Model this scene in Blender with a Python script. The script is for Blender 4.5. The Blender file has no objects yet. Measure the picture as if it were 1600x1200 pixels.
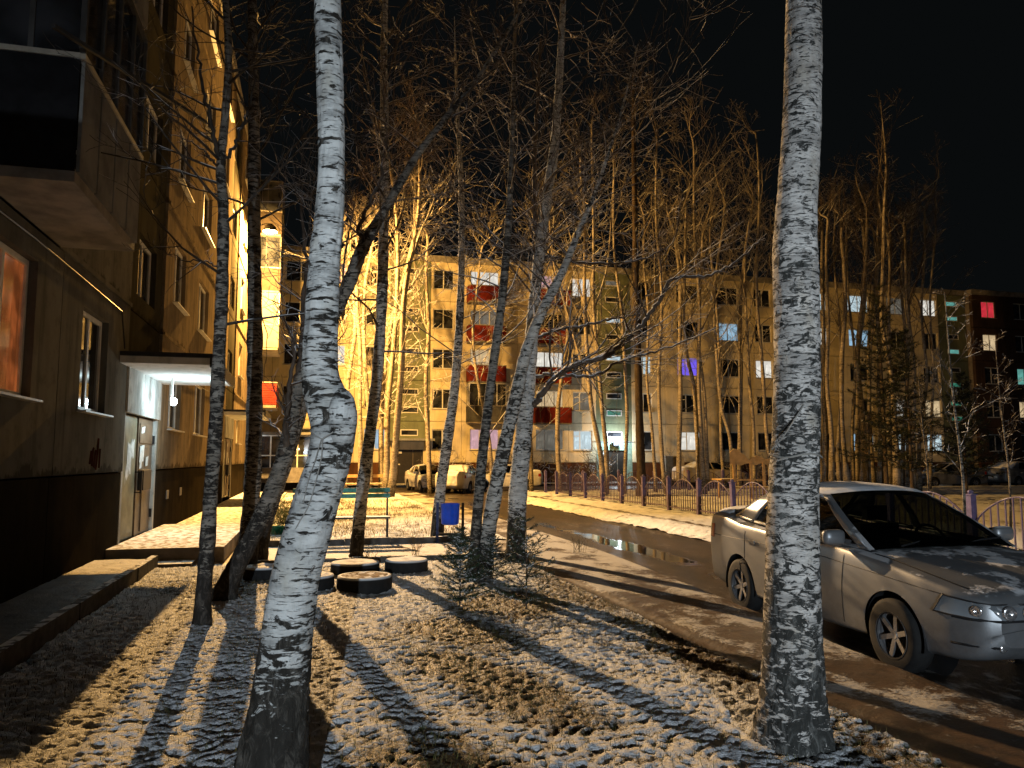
import bpy, math, random
import numpy as np
from mathutils import Vector, Matrix

S = bpy.context.scene
COL = S.collection
R = math.radians
YAW = R(14.5)
PITCH = R(5.62)
EYE = 1.55

# ------------------------------------------------------------------ camera, world, exposure, lamps
cam_d = bpy.data.cameras.new('camera')
cam_d.sensor_width = 36.0
cam_d.lens = 27.0
cam_d.clip_start = 0.05
cam_d.clip_end = 600
cam = bpy.data.objects.new('camera', cam_d)
cam.location = (0, 0, EYE)
cam.rotation_euler = (R(90) + PITCH, 0, -YAW)
COL.objects.link(cam)
S.camera = cam

W = bpy.data.worlds.new('World')
S.world = W
W.use_nodes = True
W.node_tree.nodes['Background'].inputs[0].default_value = (0.75, 0.92, 1.0, 1)
W.node_tree.nodes['Background'].inputs[1].default_value = 0.0036

S.view_settings.view_transform = 'Standard'
S.view_settings.look = 'None'
S.view_settings.exposure = 0
S.view_settings.gamma = 1
S.render.engine = 'CYCLES'
S.cycles.use_denoising = True
S.cycles.max_bounces = 5
S.cycles.diffuse_bounces = 3
S.cycles.glossy_bounces = 3
S.cycles.transparent_max_bounces = 8
S.cycles.sample_clamp_indirect = 3.0
S.cycles.blur_glossy = 0.5
S.cycles.caustics_reflective = False
S.cycles.caustics_refractive = False


def lamp(name, kind, loc, power, color, radius=0.1, aim=None, size=None, blend=1.0):
    d = bpy.data.lights.new(name, kind)
    d.energy = power
    d.color = color
    d.shadow_soft_size = radius
    if kind == 'SPOT':
        d.spot_size = size
        d.spot_blend = blend
    o = bpy.data.objects.new(name, d)
    o.location = loc
    if aim is not None:
        o.rotation_euler = (Vector(aim) - Vector(loc)).to_track_quat('-Z', 'Y').to_euler()
    COL.objects.link(o)
    return o


SODIUM = (1.0, 0.53, 0.13)
COOL = (0.78, 0.90, 1.0)
LAMP_AT = (-1.93, 32.6, 11.15)       # the orange wall-bracket lamp: two lobes of one luminaire
lamp('sodium_light_glow', 'POINT', (LAMP_AT[0], LAMP_AT[1], LAMP_AT[2] - .30), 39000, SODIUM, 0.08)
lamp('sodium_light_yard', 'SPOT', (LAMP_AT[0], LAMP_AT[1], LAMP_AT[2] - .31), 36000, (1.0, 0.78, 0.56), 0.08,
     aim=(9.5, 5.5, 0), size=R(48), blend=1.0)
lamp('rear_cool_light', 'POINT', (-1.6, -14.0, 2.52), 10000, COOL, 0.04)       # cool light from behind the view, its unseen hooded post added
lamp('entrance_light', 'POINT', (-2.20, 15.3, 2.55), 95, (0.70, 0.93, 1.0), 0.09)
lamp('far_entrance_light', 'POINT', (20.5, 49.75, 2.85), 420, (0.80, 0.92, 1.0), 0.08)
lamp('glazed_porch_light', 'POINT', (-3.5, 43.2, 2.72), 70, (0.85, 0.95, 1.0), 0.08)

# ------------------------------------------------------------------ where a direction of the view meets the place
RV = np.array([math.cos(YAW), -math.sin(YAW), 0.0])
FV = np.array([math.sin(YAW), math.cos(YAW), 0.0])


def sight(px, py):
    x = (px - 800) / 1200.0
    y = -(py - 600) / 1200.0
    f = math.cos(PITCH) - y * math.sin(PITCH)
    u = math.sin(PITCH) + y * math.cos(PITCH)
    return x, f, u


def wp(px, py, d):
    x, f, u = sight(px, py)
    s = d / f
    return RV * x * s + FV * d + np.array([0, 0, EYE + u * s])


def gp(px, py, z=0.0):
    x, f, u = sight(px, py)
    s = (z - EYE) / u
    return RV * x * s + FV * f * s + np.array([0, 0, z])


# ------------------------------------------------------------------ numpy noise
_tab = np.random.RandomState(7).rand(256, 256)


def vn2(x, y, seed=0):
    xi = np.floor(x).astype(int); yi = np.floor(y).astype(int)
    fx = x - xi; fy = y - yi
    fx = fx * fx * (3 - 2 * fx); fy = fy * fy * (3 - 2 * fy)
    xi = xi + seed * 37; yi = yi + seed * 91
    a = _tab[xi & 255, yi & 255]; b = _tab[(xi + 1) & 255, yi & 255]
    c = _tab[xi & 255, (yi + 1) & 255]; d = _tab[(xi + 1) & 255, (yi + 1) & 255]
    return (a * (1 - fx) + b * fx) * (1 - fy) + (c * (1 - fx) + d * fx) * fy


def fbm(x, y, f=1.0, o=3, seed=0, rough=0.5):
    s = 0; a = 1.0; t = 0
    for k in range(o):
        # turn each octave so that the lattice does not show
        c, sn = math.cos(0.7 + k * 1.1), math.sin(0.7 + k * 1.1)
        s = s + a * vn2((x * c - y * sn) * f + 17.3 * k, (x * sn + y * c) * f + 5.7 * k, seed + k)
        t += a; a *= rough; f *= 2.03
    return s / t


def sstep(a, b, x):
    t = np.clip((x - a) / (b - a), 0, 1)
    return t * t * (3 - 2 * t)


# ------------------------------------------------------------------ mesh helpers
class Geo:
    def __init__(self):
        self.v = []; self.q = []; self.t = []; self.n = 0

    def add(self, v, q=None, t=None):
        v = np.asarray(v, dtype=float).reshape(-1, 3)
        self.v.append(v)
        if q is not None and len(q): self.q.append(np.asarray(q, dtype=int) + self.n)
        if t is not None and len(t): self.t.append(np.asarray(t, dtype=int) + self.n)
        self.n += len(v)
        return self

    def box(self, a, b, rot=None, at=None):
        x0, y0, z0 = a; x1, y1, z1 = b
        v = np.array([[x0, y0, z0], [x1, y0, z0], [x1, y1, z0], [x0, y1, z0], [x0, y0, z1], [x1, y0, z1], [x1, y1, z1], [x0, y1, z1]], float)
        if rot is not None:
            m = np.array(rot.to_3x3()) if hasattr(rot, 'to_3x3') else np.array(rot)
            v = v @ m.T
        if at is not None: v = v + np.array(at)
        return self.add(v, [[0, 3, 2, 1], [4, 5, 6, 7], [0, 1, 5, 4], [1, 2, 6, 5], [2, 3, 7, 6], [3, 0, 4, 7]])

    def bar(self, p0, p1, w, h=None, up=(0, 0, 1)):
        """a square bar from p0 to p1"""
        h = h or w
        p0 = np.array(p0, float); p1 = np.array(p1, float)
        t = p1 - p0; t /= np.linalg.norm(t)
        up = np.array(up, float)
        if abs(np.dot(t, up)) > .95: up = np.array([1.0, 0, 0])
        s = np.cross(t, up); s /= np.linalg.norm(s)
        u = np.cross(s, t)
        c = [-s * w / 2 - u * h / 2, s * w / 2 - u * h / 2, s * w / 2 + u * h / 2, -s * w / 2 + u * h / 2]
        v = [p0 + k for k in c] + [p1 + k for k in c]
        return self.add(v, [[0, 3, 2, 1], [4, 5, 6, 7], [0, 1, 5, 4], [1, 2, 6, 5], [2, 3, 7, 6], [3, 0, 4, 7]])

    def tube(self, pts, rad, sides=6, cap=True):
        p = np.asarray(pts, float); n = len(p)
        r = np.broadcast_to(np.asarray(rad, float), (n,))
        t = np.empty_like(p)
        t[1:-1] = p[2:] - p[:-2]; t[0] = p[1] - p[0]; t[-1] = p[-1] - p[-2]
        t /= (np.linalg.norm(t, axis=1)[:, None] + 1e-9)
        m = t.mean(0)
        ref = np.array([1.0, 0, 0]) if abs(m[0]) < .6 * np.linalg.norm(m) + 1e-6 else np.array([0, 1.0, 0])
        if abs(m[2]) < .3 * np.linalg.norm(m): ref = np.array([0, 0, 1.0])
        a = np.cross(t, ref); a /= (np.linalg.norm(a, axis=1)[:, None] + 1e-9)
        b = np.cross(t, a)
        th = np.arange(sides) * 2 * math.pi / sides
        v = (p[:, None, :] + r[:, None, None] * (np.cos(th)[None, :, None] * a[:, None, :] + np.sin(th)[None, :, None] * b[:, None, :])).reshape(-1, 3)
        i = np.arange(n - 1)[:, None] * sides; j = np.arange(sides)[None, :]; k = (j + 1) % sides
        q = np.stack([i + j, i + sides + j, i + sides + k, i + k], -1).reshape(-1, 4)
        self.add(v, q)
        if cap and sides > 4:
            c0 = p[0]; c1 = p[-1]
            tt = [[sides, jj, (jj + 1) % sides] for jj in range(sides)]
            self.add(np.vstack([v[:sides], c0[None]]), None, tt)
            self.add(np.vstack([v[-sides:], c1[None]]), None, [[sides, (jj + 1) % sides, jj] for jj in range(sides)])
        return self

    def lathe(self, prof, at=(0, 0, 0), sides=24, axis='z'):
        """prof: list of (radius, height)"""
        th = np.arange(sides) * 2 * math.pi / sides
        vs = []
        for r, h in prof:
            ring = np.stack([r * np.cos(th), r * np.sin(th), np.full(sides, h)], 1)
            vs.append(ring)
        v = np.vstack(vs)
        if axis == 'y': v = v[:, [0, 2, 1]]
        if axis == 'x': v = v[:, [2, 0, 1]]
        n = len(prof)
        i = np.arange(n - 1)[:, None] * sides; j = np.arange(sides)[None, :]; k = (j + 1) % sides
        q = np.stack([i + j, i + k, i + sides + k, i + sides + j], -1).reshape(-1, 4)
        return self.add(v + np.array(at), q)

    def grid(self, P):
        """P: (n, m, 3) array of points"""
        n, m = P.shape[:2]
        i = np.arange(n - 1)[:, None] * m; j = np.arange(m - 1)[None, :]
        q = np.stack([i + j, i + j + 1, i + m + j + 1, i + m + j], -1).reshape(-1, 4)
        return self.add(P.reshape(-1, 3), q)

    def mesh(self, name, mat=None, smooth=False):
        v = np.vstack(self.v) if self.v else np.zeros((0, 3))
        q = np.vstack(self.q) if self.q else np.zeros((0, 4), int)
        t = np.vstack(self.t) if self.t else np.zeros((0, 3), int)
        me = bpy.data.meshes.new(name)
        me.vertices.add(len(v)); me.vertices.foreach_set('co', v.ravel())
        loops = np.concatenate([q.ravel(), t.ravel()]).astype(np.int32)
        me.loops.add(len(loops)); me.loops.foreach_set('vertex_index', loops)
        nf = len(q) + len(t)
        me.polygons.add(nf)
        starts = np.concatenate([np.arange(len(q)) * 4, len(q) * 4 + np.arange(len(t)) * 3]).astype(np.int32)
        me.polygons.foreach_set('loop_start', starts)
        me.polygons.foreach_set('use_smooth', np.full(nf, bool(smooth)))
        me.update(calc_edges=True)
        me.validate()
        if mat is not None: me.materials.append(mat)
        return me

    def obj(self, name, mat=None, parent=None, smooth=False, **kw):
        return link(name, self.mesh(name, mat, smooth), parent, **kw)


def link(name, me, parent=None, loc=None, rot=None, label=None, cat=None, group=None, kind=None):
    o = bpy.data.objects.new(name, me)
    COL.objects.link(o)
    if parent is not None: o.parent = parent
    if loc is not None: o.location = loc
    if rot is not None: o.rotation_euler = rot
    if label: o['label'] = label
    if cat: o['category'] = cat
    if group: o['group'] = group
    if kind: o['kind'] = kind
    return o


def thing(name, label, cat, loc=(0, 0, 0), rz=0.0, group=None):
    return link(name, None, None, tuple(loc), (0, 0, rz), label, cat, group)


def copy_tree(o, parent=None):
    c = o.copy(); COL.objects.link(c)
    if parent is not None: c.parent = parent
    for ch in list(o.children): copy_tree(ch, c)
    return c


def catmull(P, n):
    P = np.asarray(P, float)
    Q = np.vstack([2 * P[0] - P[1], P, 2 * P[-1] - P[-2]])
    out = []
    for i in range(len(P) - 1):
        a, b, c, d = Q[i], Q[i + 1], Q[i + 2], Q[i + 3]
        for t in np.linspace(0, 1, n, endpoint=False):
            out.append(.5 * ((2 * b) + (-a + c) * t + (2 * a - 5 * b + 4 * c - d) * t * t + (-a + 3 * b - 3 * c + d) * t ** 3))
    out.append(P[-1])
    return np.array(out)



# ------------------------------------------------------------------ materials
class NB:
    """small node builder"""
    def __init__(self, name):
        self.m = bpy.data.materials.new(name); self.m.use_nodes = True
        self.t = self.m.node_tree
        self.b = self.t.nodes['Principled BSDF']
        self.out = self.t.nodes['Material Output']
        self.tc = self.t.nodes.new('ShaderNodeTexCoord')

    def n(self, kind, **kw):
        nd = self.t.nodes.new(kind)
        for k, v in kw.items(): setattr(nd, k, v)
        return nd

    def l(self, a, b): self.t.links.new(a, b)

    def coords(self, scale=(1, 1, 1), src='Object'):
        mp = self.n('ShaderNodeMapping'); mp.inputs['Scale'].default_value = scale
        self.l(self.tc.outputs[src], mp.inputs[0])
        return mp.outputs[0]

    def noise(self, scale, detail=4, rough=0.5, vec=None, dist=0.0):
        nd = self.n('ShaderNodeTexNoise')
        nd.inputs['Scale'].default_value = scale; nd.inputs['Detail'].default_value = detail
        nd.inputs['Roughness'].default_value = rough; nd.inputs['Distortion'].default_value = dist
        self.l(vec if vec is not None else self.coords(), nd.inputs['Vector'])
        return nd.outputs[0]

    def ramp(self, fac, a, b, ca=0.0, cb=1.0):
        mr = self.n('ShaderNodeMapRange'); mr.interpolation_type = 'SMOOTHSTEP'
        mr.inputs[1].default_value = a; mr.inputs[2].default_value = b
        mr.inputs[3].default_value = ca; mr.inputs[4].default_value = cb
        self.l(fac, mr.inputs[0])
        return mr.outputs[0]

    def mix(self, fac, a, b):
        mx = self.n('ShaderNodeMix'); mx.data_type = 'RGBA'
        for s, v in ((0, fac), (6, a), (7, b)):
            if isinstance(v, (int, float)): mx.inputs[s].default_value = v
            elif isinstance(v, tuple): mx.inputs[s].default_value = (*v, 1) if len(v) == 3 else v
            else: self.l(v, mx.inputs[s])
        return mx.outputs[2]

    def math(self, op, a, b=0.0):
        m = self.n('ShaderNodeMath'); m.operation = op
        for s, v in ((0, a), (1, b)):
            if isinstance(v, (int, float)): m.inputs[s].default_value = v
            else: self.l(v, m.inputs[s])
        return m.outputs[0]

    def attr(self, name):
        a = self.n('ShaderNodeAttribute'); a.attribute_name = name
        return a.outputs['Fac']

    def bump(self, h, strength=0.5, dist=0.01):
        bp = self.n('ShaderNodeBump'); bp.inputs['Strength'].default_value = strength
        bp.inputs['Distance'].default_value = dist
        self.l(h, bp.inputs['Height']); self.l(bp.outputs[0], self.b.inputs['Normal'])

    def up(self):
        g = self.n('ShaderNodeNewGeometry'); s = self.n('ShaderNodeSeparateXYZ')
        self.l(g.outputs['Normal'], s.inputs[0])
        return s.outputs[2]

    def color(self, c):
        if isinstance(c, tuple): self.b.inputs['Base Color'].default_value = (*c, 1)
        else: self.l(c, self.b.inputs['Base Color'])

    def rough(self, r):
        if isinstance(r, (int, float)): self.b.inputs['Roughness'].default_value = r
        else: self.l(r, self.b.inputs['Roughness'])


MATS = {}


def plain(name, col, rough=0.7, metal=0.0, var=0.25, scale=6.0, bump=0.2, snow=0.0, spec=0.2):
    """a plain surface with a little uneven colour and grain; snow > 0 lets snow lie on its upward faces"""
    if name in MATS: return MATS[name]
    b = NB(name)
    n1 = b.noise(scale, 5, 0.6)
    dark = tuple(c * (1 - var) for c in col); lite = tuple(min(1, c * (1 + var * .6)) for c in col)
    c = b.mix(b.ramp(n1, .3, .7), dark, lite)
    if snow > 0:
        f = b.math('MULTIPLY', b.ramp(b.up(), .35, .7), b.ramp(b.noise(9, 3), .62 - snow * .5, .72 - snow * .5))
        c = b.mix(f, c, (.72, .74, .77))
    b.color(c); b.rough(rough)
    b.b.inputs['Metallic'].default_value = metal
    b.b.inputs['Specular IOR Level'].default_value = spec
    if bump: b.bump(b.noise(scale * 8, 3), bump, 0.006)
    MATS[name] = b.m
    return b.m


def snow_ground(name, soil, soil2, speck=18.0, thr=0.5, bump=0.9, bd=0.02, snowc=(.62, .64, .67)):
    b = NB(name)
    cov = b.attr('cover')
    n1 = b.noise(speck, 5, .65)
    n2 = b.noise(speck * 4.5, 4, .6)
    k = b.math('ADD', b.math('MULTIPLY', n1, .75), b.math('MULTIPLY', n2, .5))      # about .4 to .85
    f = b.ramp(b.math('ADD', cov, b.math('SUBTRACT', k, .62)), thr - .10, thr + .12)
    soilc = b.mix(b.ramp(b.noise(7, 5, .7), .35, .65), soil, soil2)
    sn = b.mix(b.noise(3, 4), tuple(c * .86 for c in snowc), snowc)
    b.color(b.mix(f, soilc, sn))
    b.rough(b.mix(f, (.55, .55, .55), (.75, .75, .75)))
    b.bump(b.math('ADD', b.math('MULTIPLY', n1, .6), b.math('ADD', b.math('MULTIPLY', n2, .5), b.math('MULTIPLY', f, .5))), bump, bd)
    b.b.inputs['Specular IOR Level'].default_value = 0.25
    return b.m


def birch_bark(name, white=(.50, .48, .46), dark=(.025, .023, .020), zdark=.6, streak=.56, blotch=.60, hs=1.0, bumpd=.006, big=.66, lowk=.20):
    b = NB(name)
    s = b.noise(1.0, 4, .62, b.coords((8 * hs, 8 * hs, 42 * hs)), .4)       # lying lens-shaped marks
    p = b.noise(1.0, 5, .68, b.coords((7 * hs, 7 * hs, 13 * hs)), .8)        # torn dark patches
    t = b.noise(1.0, 3, .6, b.coords((14 * hs, 14 * hs, 150 * hs)), .15)     # fine lines
    q = b.noise(1.0, 6, .72, b.coords((3.2, 3.2, 3.6)), .3)                    # scars
    drift = b.math('MULTIPLY', b.math('SUBTRACT', b.noise(1.0, 2, .5, b.coords((2, 2, 1.3))), .5), .28)
    sx = b.n('ShaderNodeSeparateXYZ'); b.l(b.tc.outputs['Object'], sx.inputs[0])
    low = b.ramp(sx.outputs[2], 0.0, zdark, lowk, 0.0)
    crack = b.noise(1.0, 6, .75, b.coords((16, 16, 7)), 1.2)
    f1 = b.ramp(b.math('ADD', s, b.math('ADD', b.math('MULTIPLY', low, .5), drift)), streak, streak + .05)
    f2 = b.ramp(b.math('ADD', p, b.math('ADD', low, drift)), blotch, blotch + .04)
    f3 = b.ramp(t, .60, .68, 0, .65)
    f4 = b.ramp(b.math('ADD', q, b.math('MULTIPLY', b.math('SUBTRACT', crack, .5), .25)), big, big + .03)
    f = b.math('MAXIMUM', b.math('MAXIMUM', f1, f2), b.math('MAXIMUM', f3, f4))
    wn = b.noise(1.0, 5, .65, b.coords((5, 5, 16)))
    w = b.mix(b.ramp(wn, .32, .66), tuple(c * .50 for c in white), white)
    w = b.mix(b.ramp(b.noise(1.0, 3, .5, b.coords((9, 9, 3))), .5, .75, 0, .5), w, (white[0] * .62, white[1] * .56, white[2] * .46))
    dk = b.mix(b.ramp(crack, .45, .72), dark, tuple(min(.16, c * 4.5) for c in dark))
    b.color(b.mix(f, w, dk))
    b.rough(.8)
    b.b.inputs['Specular IOR Level'].default_value = 0.12
    h = b.math('ADD', b.math('MULTIPLY', crack, .7), b.math('MULTIPLY', f, b.math('SUBTRACT', b.math('MULTIPLY', crack, 1.6), 1.2)))
    b.bump(h, .9, bumpd)
    return b.m


def bark_snow(name, col, snow=.9, birch=False):
    """thin branches: dark bark, snow lying along the top"""
    b = NB(name)
    up = b.ramp(b.up(), .25, .6)
    f = b.math('MULTIPLY', up, b.ramp(b.noise(5, 3), .58 - snow * .3, .66 - snow * .3))
    n = b.noise(9, 4)
    c = b.mix(b.ramp(n, .35, .65), tuple(x * .6 for x in col), col)
    b.color(b.mix(f, c, (.72, .73, .76)))
    b.rough(.8); b.b.inputs['Specular IOR Level'].default_value = 0.2
    return b.m


def glow(name, col, strength, folds=0.0, dirt=.35):
    """a lit window: what shines through curtains"""
    b = NB(name)
    v = b.coords((9, 9, 1.0))
    n1 = b.noise(1.0, 3, .6, v)
    n2 = b.noise(2.2, 2, .5)
    c = b.mix(b.ramp(n1, .3, .7), tuple(x * (1 - folds) for x in col), col)
    c = b.mix(b.ramp(n2, .40, .62), c, tuple(x * (1 - dirt) for x in col))
    b.l(c, b.b.inputs['Emission Color'])
    b.b.inputs['Emission Strength'].default_value = strength
    b.b.inputs['Base Color'].default_value = (.05, .05, .05, 1)
    b.b.inputs['Roughness'].default_value = .1
    b.m.cycles.emission_sampling = 'NONE'
    return b.m


def bulb(name, col, strength):
    b = NB(name)
    b.b.inputs['Emission Color'].default_value = (*col, 1); b.b.inputs['Emission Strength'].default_value = strength
    b.m.cycles.emission_sampling = 'NONE'
    return b.m


def glass_dark(name, tint=(.012, .013, .015), rough=.06):
    b = NB(name)
    b.color(b.mix(b.ramp(b.noise(1.6, 2), .4, .7), tint, tuple(c * 3.5 for c in tint)))
    b.rough(rough); b.b.inputs['Specular IOR Level'].default_value = .6
    return b.m


M_WHITE = plain('white_frame_paint', (.62, .61, .58), .5, var=.15, bump=.05)
M_CONC = plain('concrete', (.30, .29, .27), .85, var=.35, scale=3)
M_DARKMETAL = plain('dark_metal', (.03, .03, .032), .5, .3, var=.3, bump=.1)
M_GLASS = glass_dark('window_glass_dark')
G = {
    'warm': glow('lit_window_warm', (1.0, .74, .42), .75, .35),
    'white': glow('lit_window_white', (1.0, .96, .86), 1.0, .45),
    'cool': glow('lit_window_cool', (.72, .92, 1.0), .95, .45),
    'blue': glow('lit_window_sky_blue', (.45, .75, 1.0), .8, .3),
    'purple': glow('lit_window_purple', (.20, .13, 1.0), .95, .25, .15),
    'pink': glow('lit_window_pink', (1.0, .60, .68), .75, .5),
    'red': glow('lit_window_red', (1.0, .05, .08), .7, .4),
    'green': glow('lit_window_green', (.10, .62, .42), .35, .2),
    'dim': glow('lit_window_dim', (.8, .75, .62), .22, .5, .5),
    'orange': glow('window_orange_reflection_glow', (1.0, .25, .06), .34, .65, .75),  # reflected orange twigs put in as a glow on the curtained pane
    'teal': glow('lit_window_teal', (.25, .8, .7), .5, .2),
}

# ------------------------------------------------------------------ ground, paths and road (the setting)
def terrain(name, xs, ys, zf, cf, mat, shape=None):
    X, Y = np.meshgrid(xs, ys, indexing='xy')
    if shape is not None: X, Y = shape(X, Y)
    Z = zf(X, Y)
    g = Geo(); g.grid(np.stack([X, Y, Z], -1))
    me = g.mesh(name, mat, True)
    at = me.attributes.new('cover', 'FLOAT', 'POINT')
    at.data.foreach_set('value', cf(X, Y, Z).astype(np.float32).ravel())
    return link(name, me, kind='structure')


def clumps(X, Y, amp=1.0):
    """snow lying on tussocky grass"""
    wx = X + .05 * fbm(X, Y, 9, 2, 3); wy = Y + .05 * fbm(X, Y, 9, 2, 5)
    a = fbm(wx, wy, 12.5, 3, 11)                  # clumps of about 10 cm
    a = 1 - np.abs(2 * a - 1) * 1.9
    b = fbm(X, Y, 26, 2, 4)
    c = fbm(X, Y, 1.3, 2, 9)
    return amp * (.026 * a + .016 * b + .05 * c - .058)


def near_patch(X, Y):
    """0..1 : where the snow has gone thin and brown grass shows"""
    p = 0
    for (cx, cy, rx, ry, ang, k) in ((1.20, 5.6, .30, 1.2, .35, 1.0), (.75, 3.9, .35, .75, .45, .8), (2.1, 8.3, .8, .9, 0, .65),
                                  (1.35, 7.0, .45, .9, .2, .7), (-.9, 10.4, 1.1, .8, 0, .5), (3.05, 7.5, .28, 6.0, 0, .55)):
        c, s = math.cos(ang), math.sin(ang)
        u = ((X - cx) * c + (Y - cy) * s) / rx; v = (-(X - cx) * s + (Y - cy) * c) / ry
        p = np.maximum(p, k * np.exp(-(u * u + v * v)))
    return p * (.55 + .9 * fbm(X, Y, 3, 3, 21))


SOIL = (.10, .062, .028); SOIL2 = (.045, .034, .016)
M_LAWN = snow_ground('snowy_grass', SOIL, SOIL2, 16, .5, 1.0, .03)
M_LAWN2 = snow_ground('snowy_grass_far', (.10, .07, .03), (.05, .035, .02), 6, .46, 1.0, .06)
M_WALK = snow_ground('snowy_pavement', (.06, .035, .018), (.03, .02, .012), 7, .5, .7, .015, (.36, .345, .32))


def lawn_z(X, Y): return clumps(X, Y)


def lawn_c(X, Y, Z):
    return np.clip(.755 + (Z + .012) * 8.0 - .75 * near_patch(X, Y) + .18 * (fbm(X, Y, .8, 2, 31) - .5), 0, 1.2)


ys = np.concatenate([np.arange(-10, 2.4, .06), np.arange(2.4, 7.0, .016), np.arange(7.0, 12.2, .026), [12.2]])
terrain('lawn', np.arange(-2.2, 3.22, .017), ys, lawn_z, lawn_c, M_LAWN)


def far_lawn(name, x0, x1, y0, y1, st=.10, amp=1.0, cov=.58, mat=None):
    terrain(name, np.arange(x0, x1 + st, st), np.arange(y0, y1 + st, st),
            lambda X, Y: amp * (.05 * fbm(X, Y, 3.5, 3, 2) + .05 * fbm(X, Y, .6, 2, 8) - .05),
            lambda X, Y, Z: cov + .35 * (fbm(X, Y, 1.3, 3, 41) - .5) + .25 * (fbm(X, Y, 5, 2, 43) - .5), mat or M_LAWN2)


terrain('lawn_behind_bench', np.arange(-1.2, 3.8, .05), np.arange(14.95, 37.5, .06),
        lambda X, Y: 1.0 * (.07 * fbm(X, Y, 4.5, 3, 2) + .05 * fbm(X, Y, .7, 2, 8) - .05),
        lambda X, Y, Z: .60 + .5 * (fbm(X, Y, 1.0, 3, 44) - .5), M_LAWN2)
far_lawn('playground_ground', 10.4, 54, -8, 37.5, .16, 1.6, .62)


# verge between road and fence, its road side a ragged snow edge
def verge_shape(X, Y):
    e = 7.9 + .18 * (fbm(Y, Y * 0, .9, 3, 51) - .5) * 2 + np.where(Y > 30, (Y - 30) * .25, 0)
    t = (X - 7.9) / (10.6 - 7.9)
    return e + t * (10.6 - e), Y


terrain('verge', np.linspace(7.9, 10.6, 46), np.arange(-8, 37.5, .055),
        lambda X, Y: -.115 + .11 * sstep(7.9, 8.25, X - np.where(Y > 30, (Y - 30) * .2, 0)) + .07 * fbm(X, Y, 4.0, 3, 12) - .03 + .05 * np.exp(-((X - 8.5) / .2) ** 2),
        lambda X, Y, Z: .66 + .3 * (fbm(X, Y, 1.4, 3, 61) - .5) - .3 * np.exp(-((X - 9.0) / .12) ** 2), M_LAWN2, verge_shape)


# pavement beside the road
def walk_shape(X, Y):
    e = np.clip(4.42 + .075 * (Y - 4), 4.2, 5.05) + .10 * (fbm(Y, Y * 0, 1.2, 3, 71) - .5) * 2
    t = (X - 3.2) / 1.8
    return 3.2 + t * (e - 3.2), Y


def walk_z(X, Y):
    e = np.clip(4.42 + .075 * (Y - 4), 4.2, 5.05)
    return .012 * fbm(X, Y, 8, 3, 13) + .02 * fbm(X, Y, 1.5, 2, 14) - .045 - .09 * sstep(e - .16, e + .06, X) - .03 * np.exp(-((X - 3.33) / .09) ** 2)


terrain('pavement', np.linspace(3.2, 5.0, 90), np.concatenate([np.arange(-10, 3, .08), np.arange(3, 12, .022), np.arange(12, 37.5, .07)]), walk_z,
        lambda X, Y, Z: .43 + .85 * (fbm(X, Y * .6, 2.2, 4, 81) - .5) + .14 * sstep(7, 12, Y) - .5 * np.exp(-((X - 3.33) / .10) ** 2), M_WALK, walk_shape)

# footpath crossing the lawn, with concrete kerbs
terrain('footpath', np.arange(-2.2, 3.21, .03), np.arange(12.3, 14.92, .03),
        lambda X, Y: .012 * fbm(X, Y, 6, 3, 15) - .05,
        lambda X, Y, Z: .60 + .5 * (fbm(X, Y, 1.5, 3, 82) - .5), snow_ground('snowy_footpath', (.11, .07, .04), (.07, .045, .03), 7, .46, .5, .012, (.56, .54, .52)))

M_KERB = plain('kerb_concrete', (.09, .085, .08), .9, var=.4, scale=8, snow=.35)


def kerb_run(p0, p1, n, name, w=.10, h=.13, z=-.08, wob=.008):
    root = None
    p0 = np.array(p0, float); p1 = np.array(p1, float)
    rng = random.Random(int(abs(p0[0] * 31 + p0[1] * 17)))
    for i in range(n):
        a = p0 + (p1 - p0) * (i / n); b = p0 + (p1 - p0) * ((i + 1) / n)
        t = (b - a); t /= np.linalg.norm(t)
        a = a + t * .004; b = b - t * .004
        dz = rng.uniform(-wob, wob); off = np.array([-t[1], t[0]]) * rng.uniform(-wob, wob)
        g = Geo(); g.bar((*(a + off), z + h / 2 + dz), (*(b + off), z + h / 2 + dz + rng.uniform(-wob, wob)), w, h)
        if root is None: root = g.obj(name, M_KERB, kind='structure')
        else: g.obj('kerb_stone', M_KERB, root)


kerb_run((-1.1, 14.97), (3.2, 14.97), 5, 'kerb', h=.15)
kerb_run((-1.1, 12.26), (3.2, 12.26), 5, 'kerb', h=.13)
kerb_run((-2.19, -11), (-2.19, 12.3), 18, 'kerb', w=.09, h=.24, z=-.08)
kerb_run((-1.15, 15.1), (-1.15, 37), 22, 'kerb', h=.14)


# asphalt: wet, with puddles along the left wheel track
def road_mat():
    b = NB('wet_asphalt')
    w = b.attr('cover')
    n = b.noise(1.2, 5, .65)
    k = b.math('ADD', w, b.math('MULTIPLY', b.math('SUBTRACT', n, .5), .5))
    wet = b.ramp(k, .48, .60)
    c = b.mix(b.ramp(b.noise(1.0, 6, .72, b.coords((2.6, .9, 1))), .36, .64), (.010, .008, .006), (.042, .028, .017))
    sn = b.ramp(b.math('ADD', b.noise(1.0, 6, .75, b.coords((9, 4, 1))), b.math('MULTIPLY', w, -.5)), .44, .60, 0, .45)
    c = b.mix(sn, c, (.45, .43, .40))
    b.color(b.mix(wet, c, (.012, .011, .010)))
    b.rough(b.mix(wet, (.42, .42, .42), (.06, .06, .06)))
    h = b.mix(wet, b.noise(60, 4, .7), b.math('ADD', .48, b.math('MULTIPLY', b.noise(5, 3), .05)))
    b.bump(h, .6, .012)
    return b.m


M_ROAD = road_mat()


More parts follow.
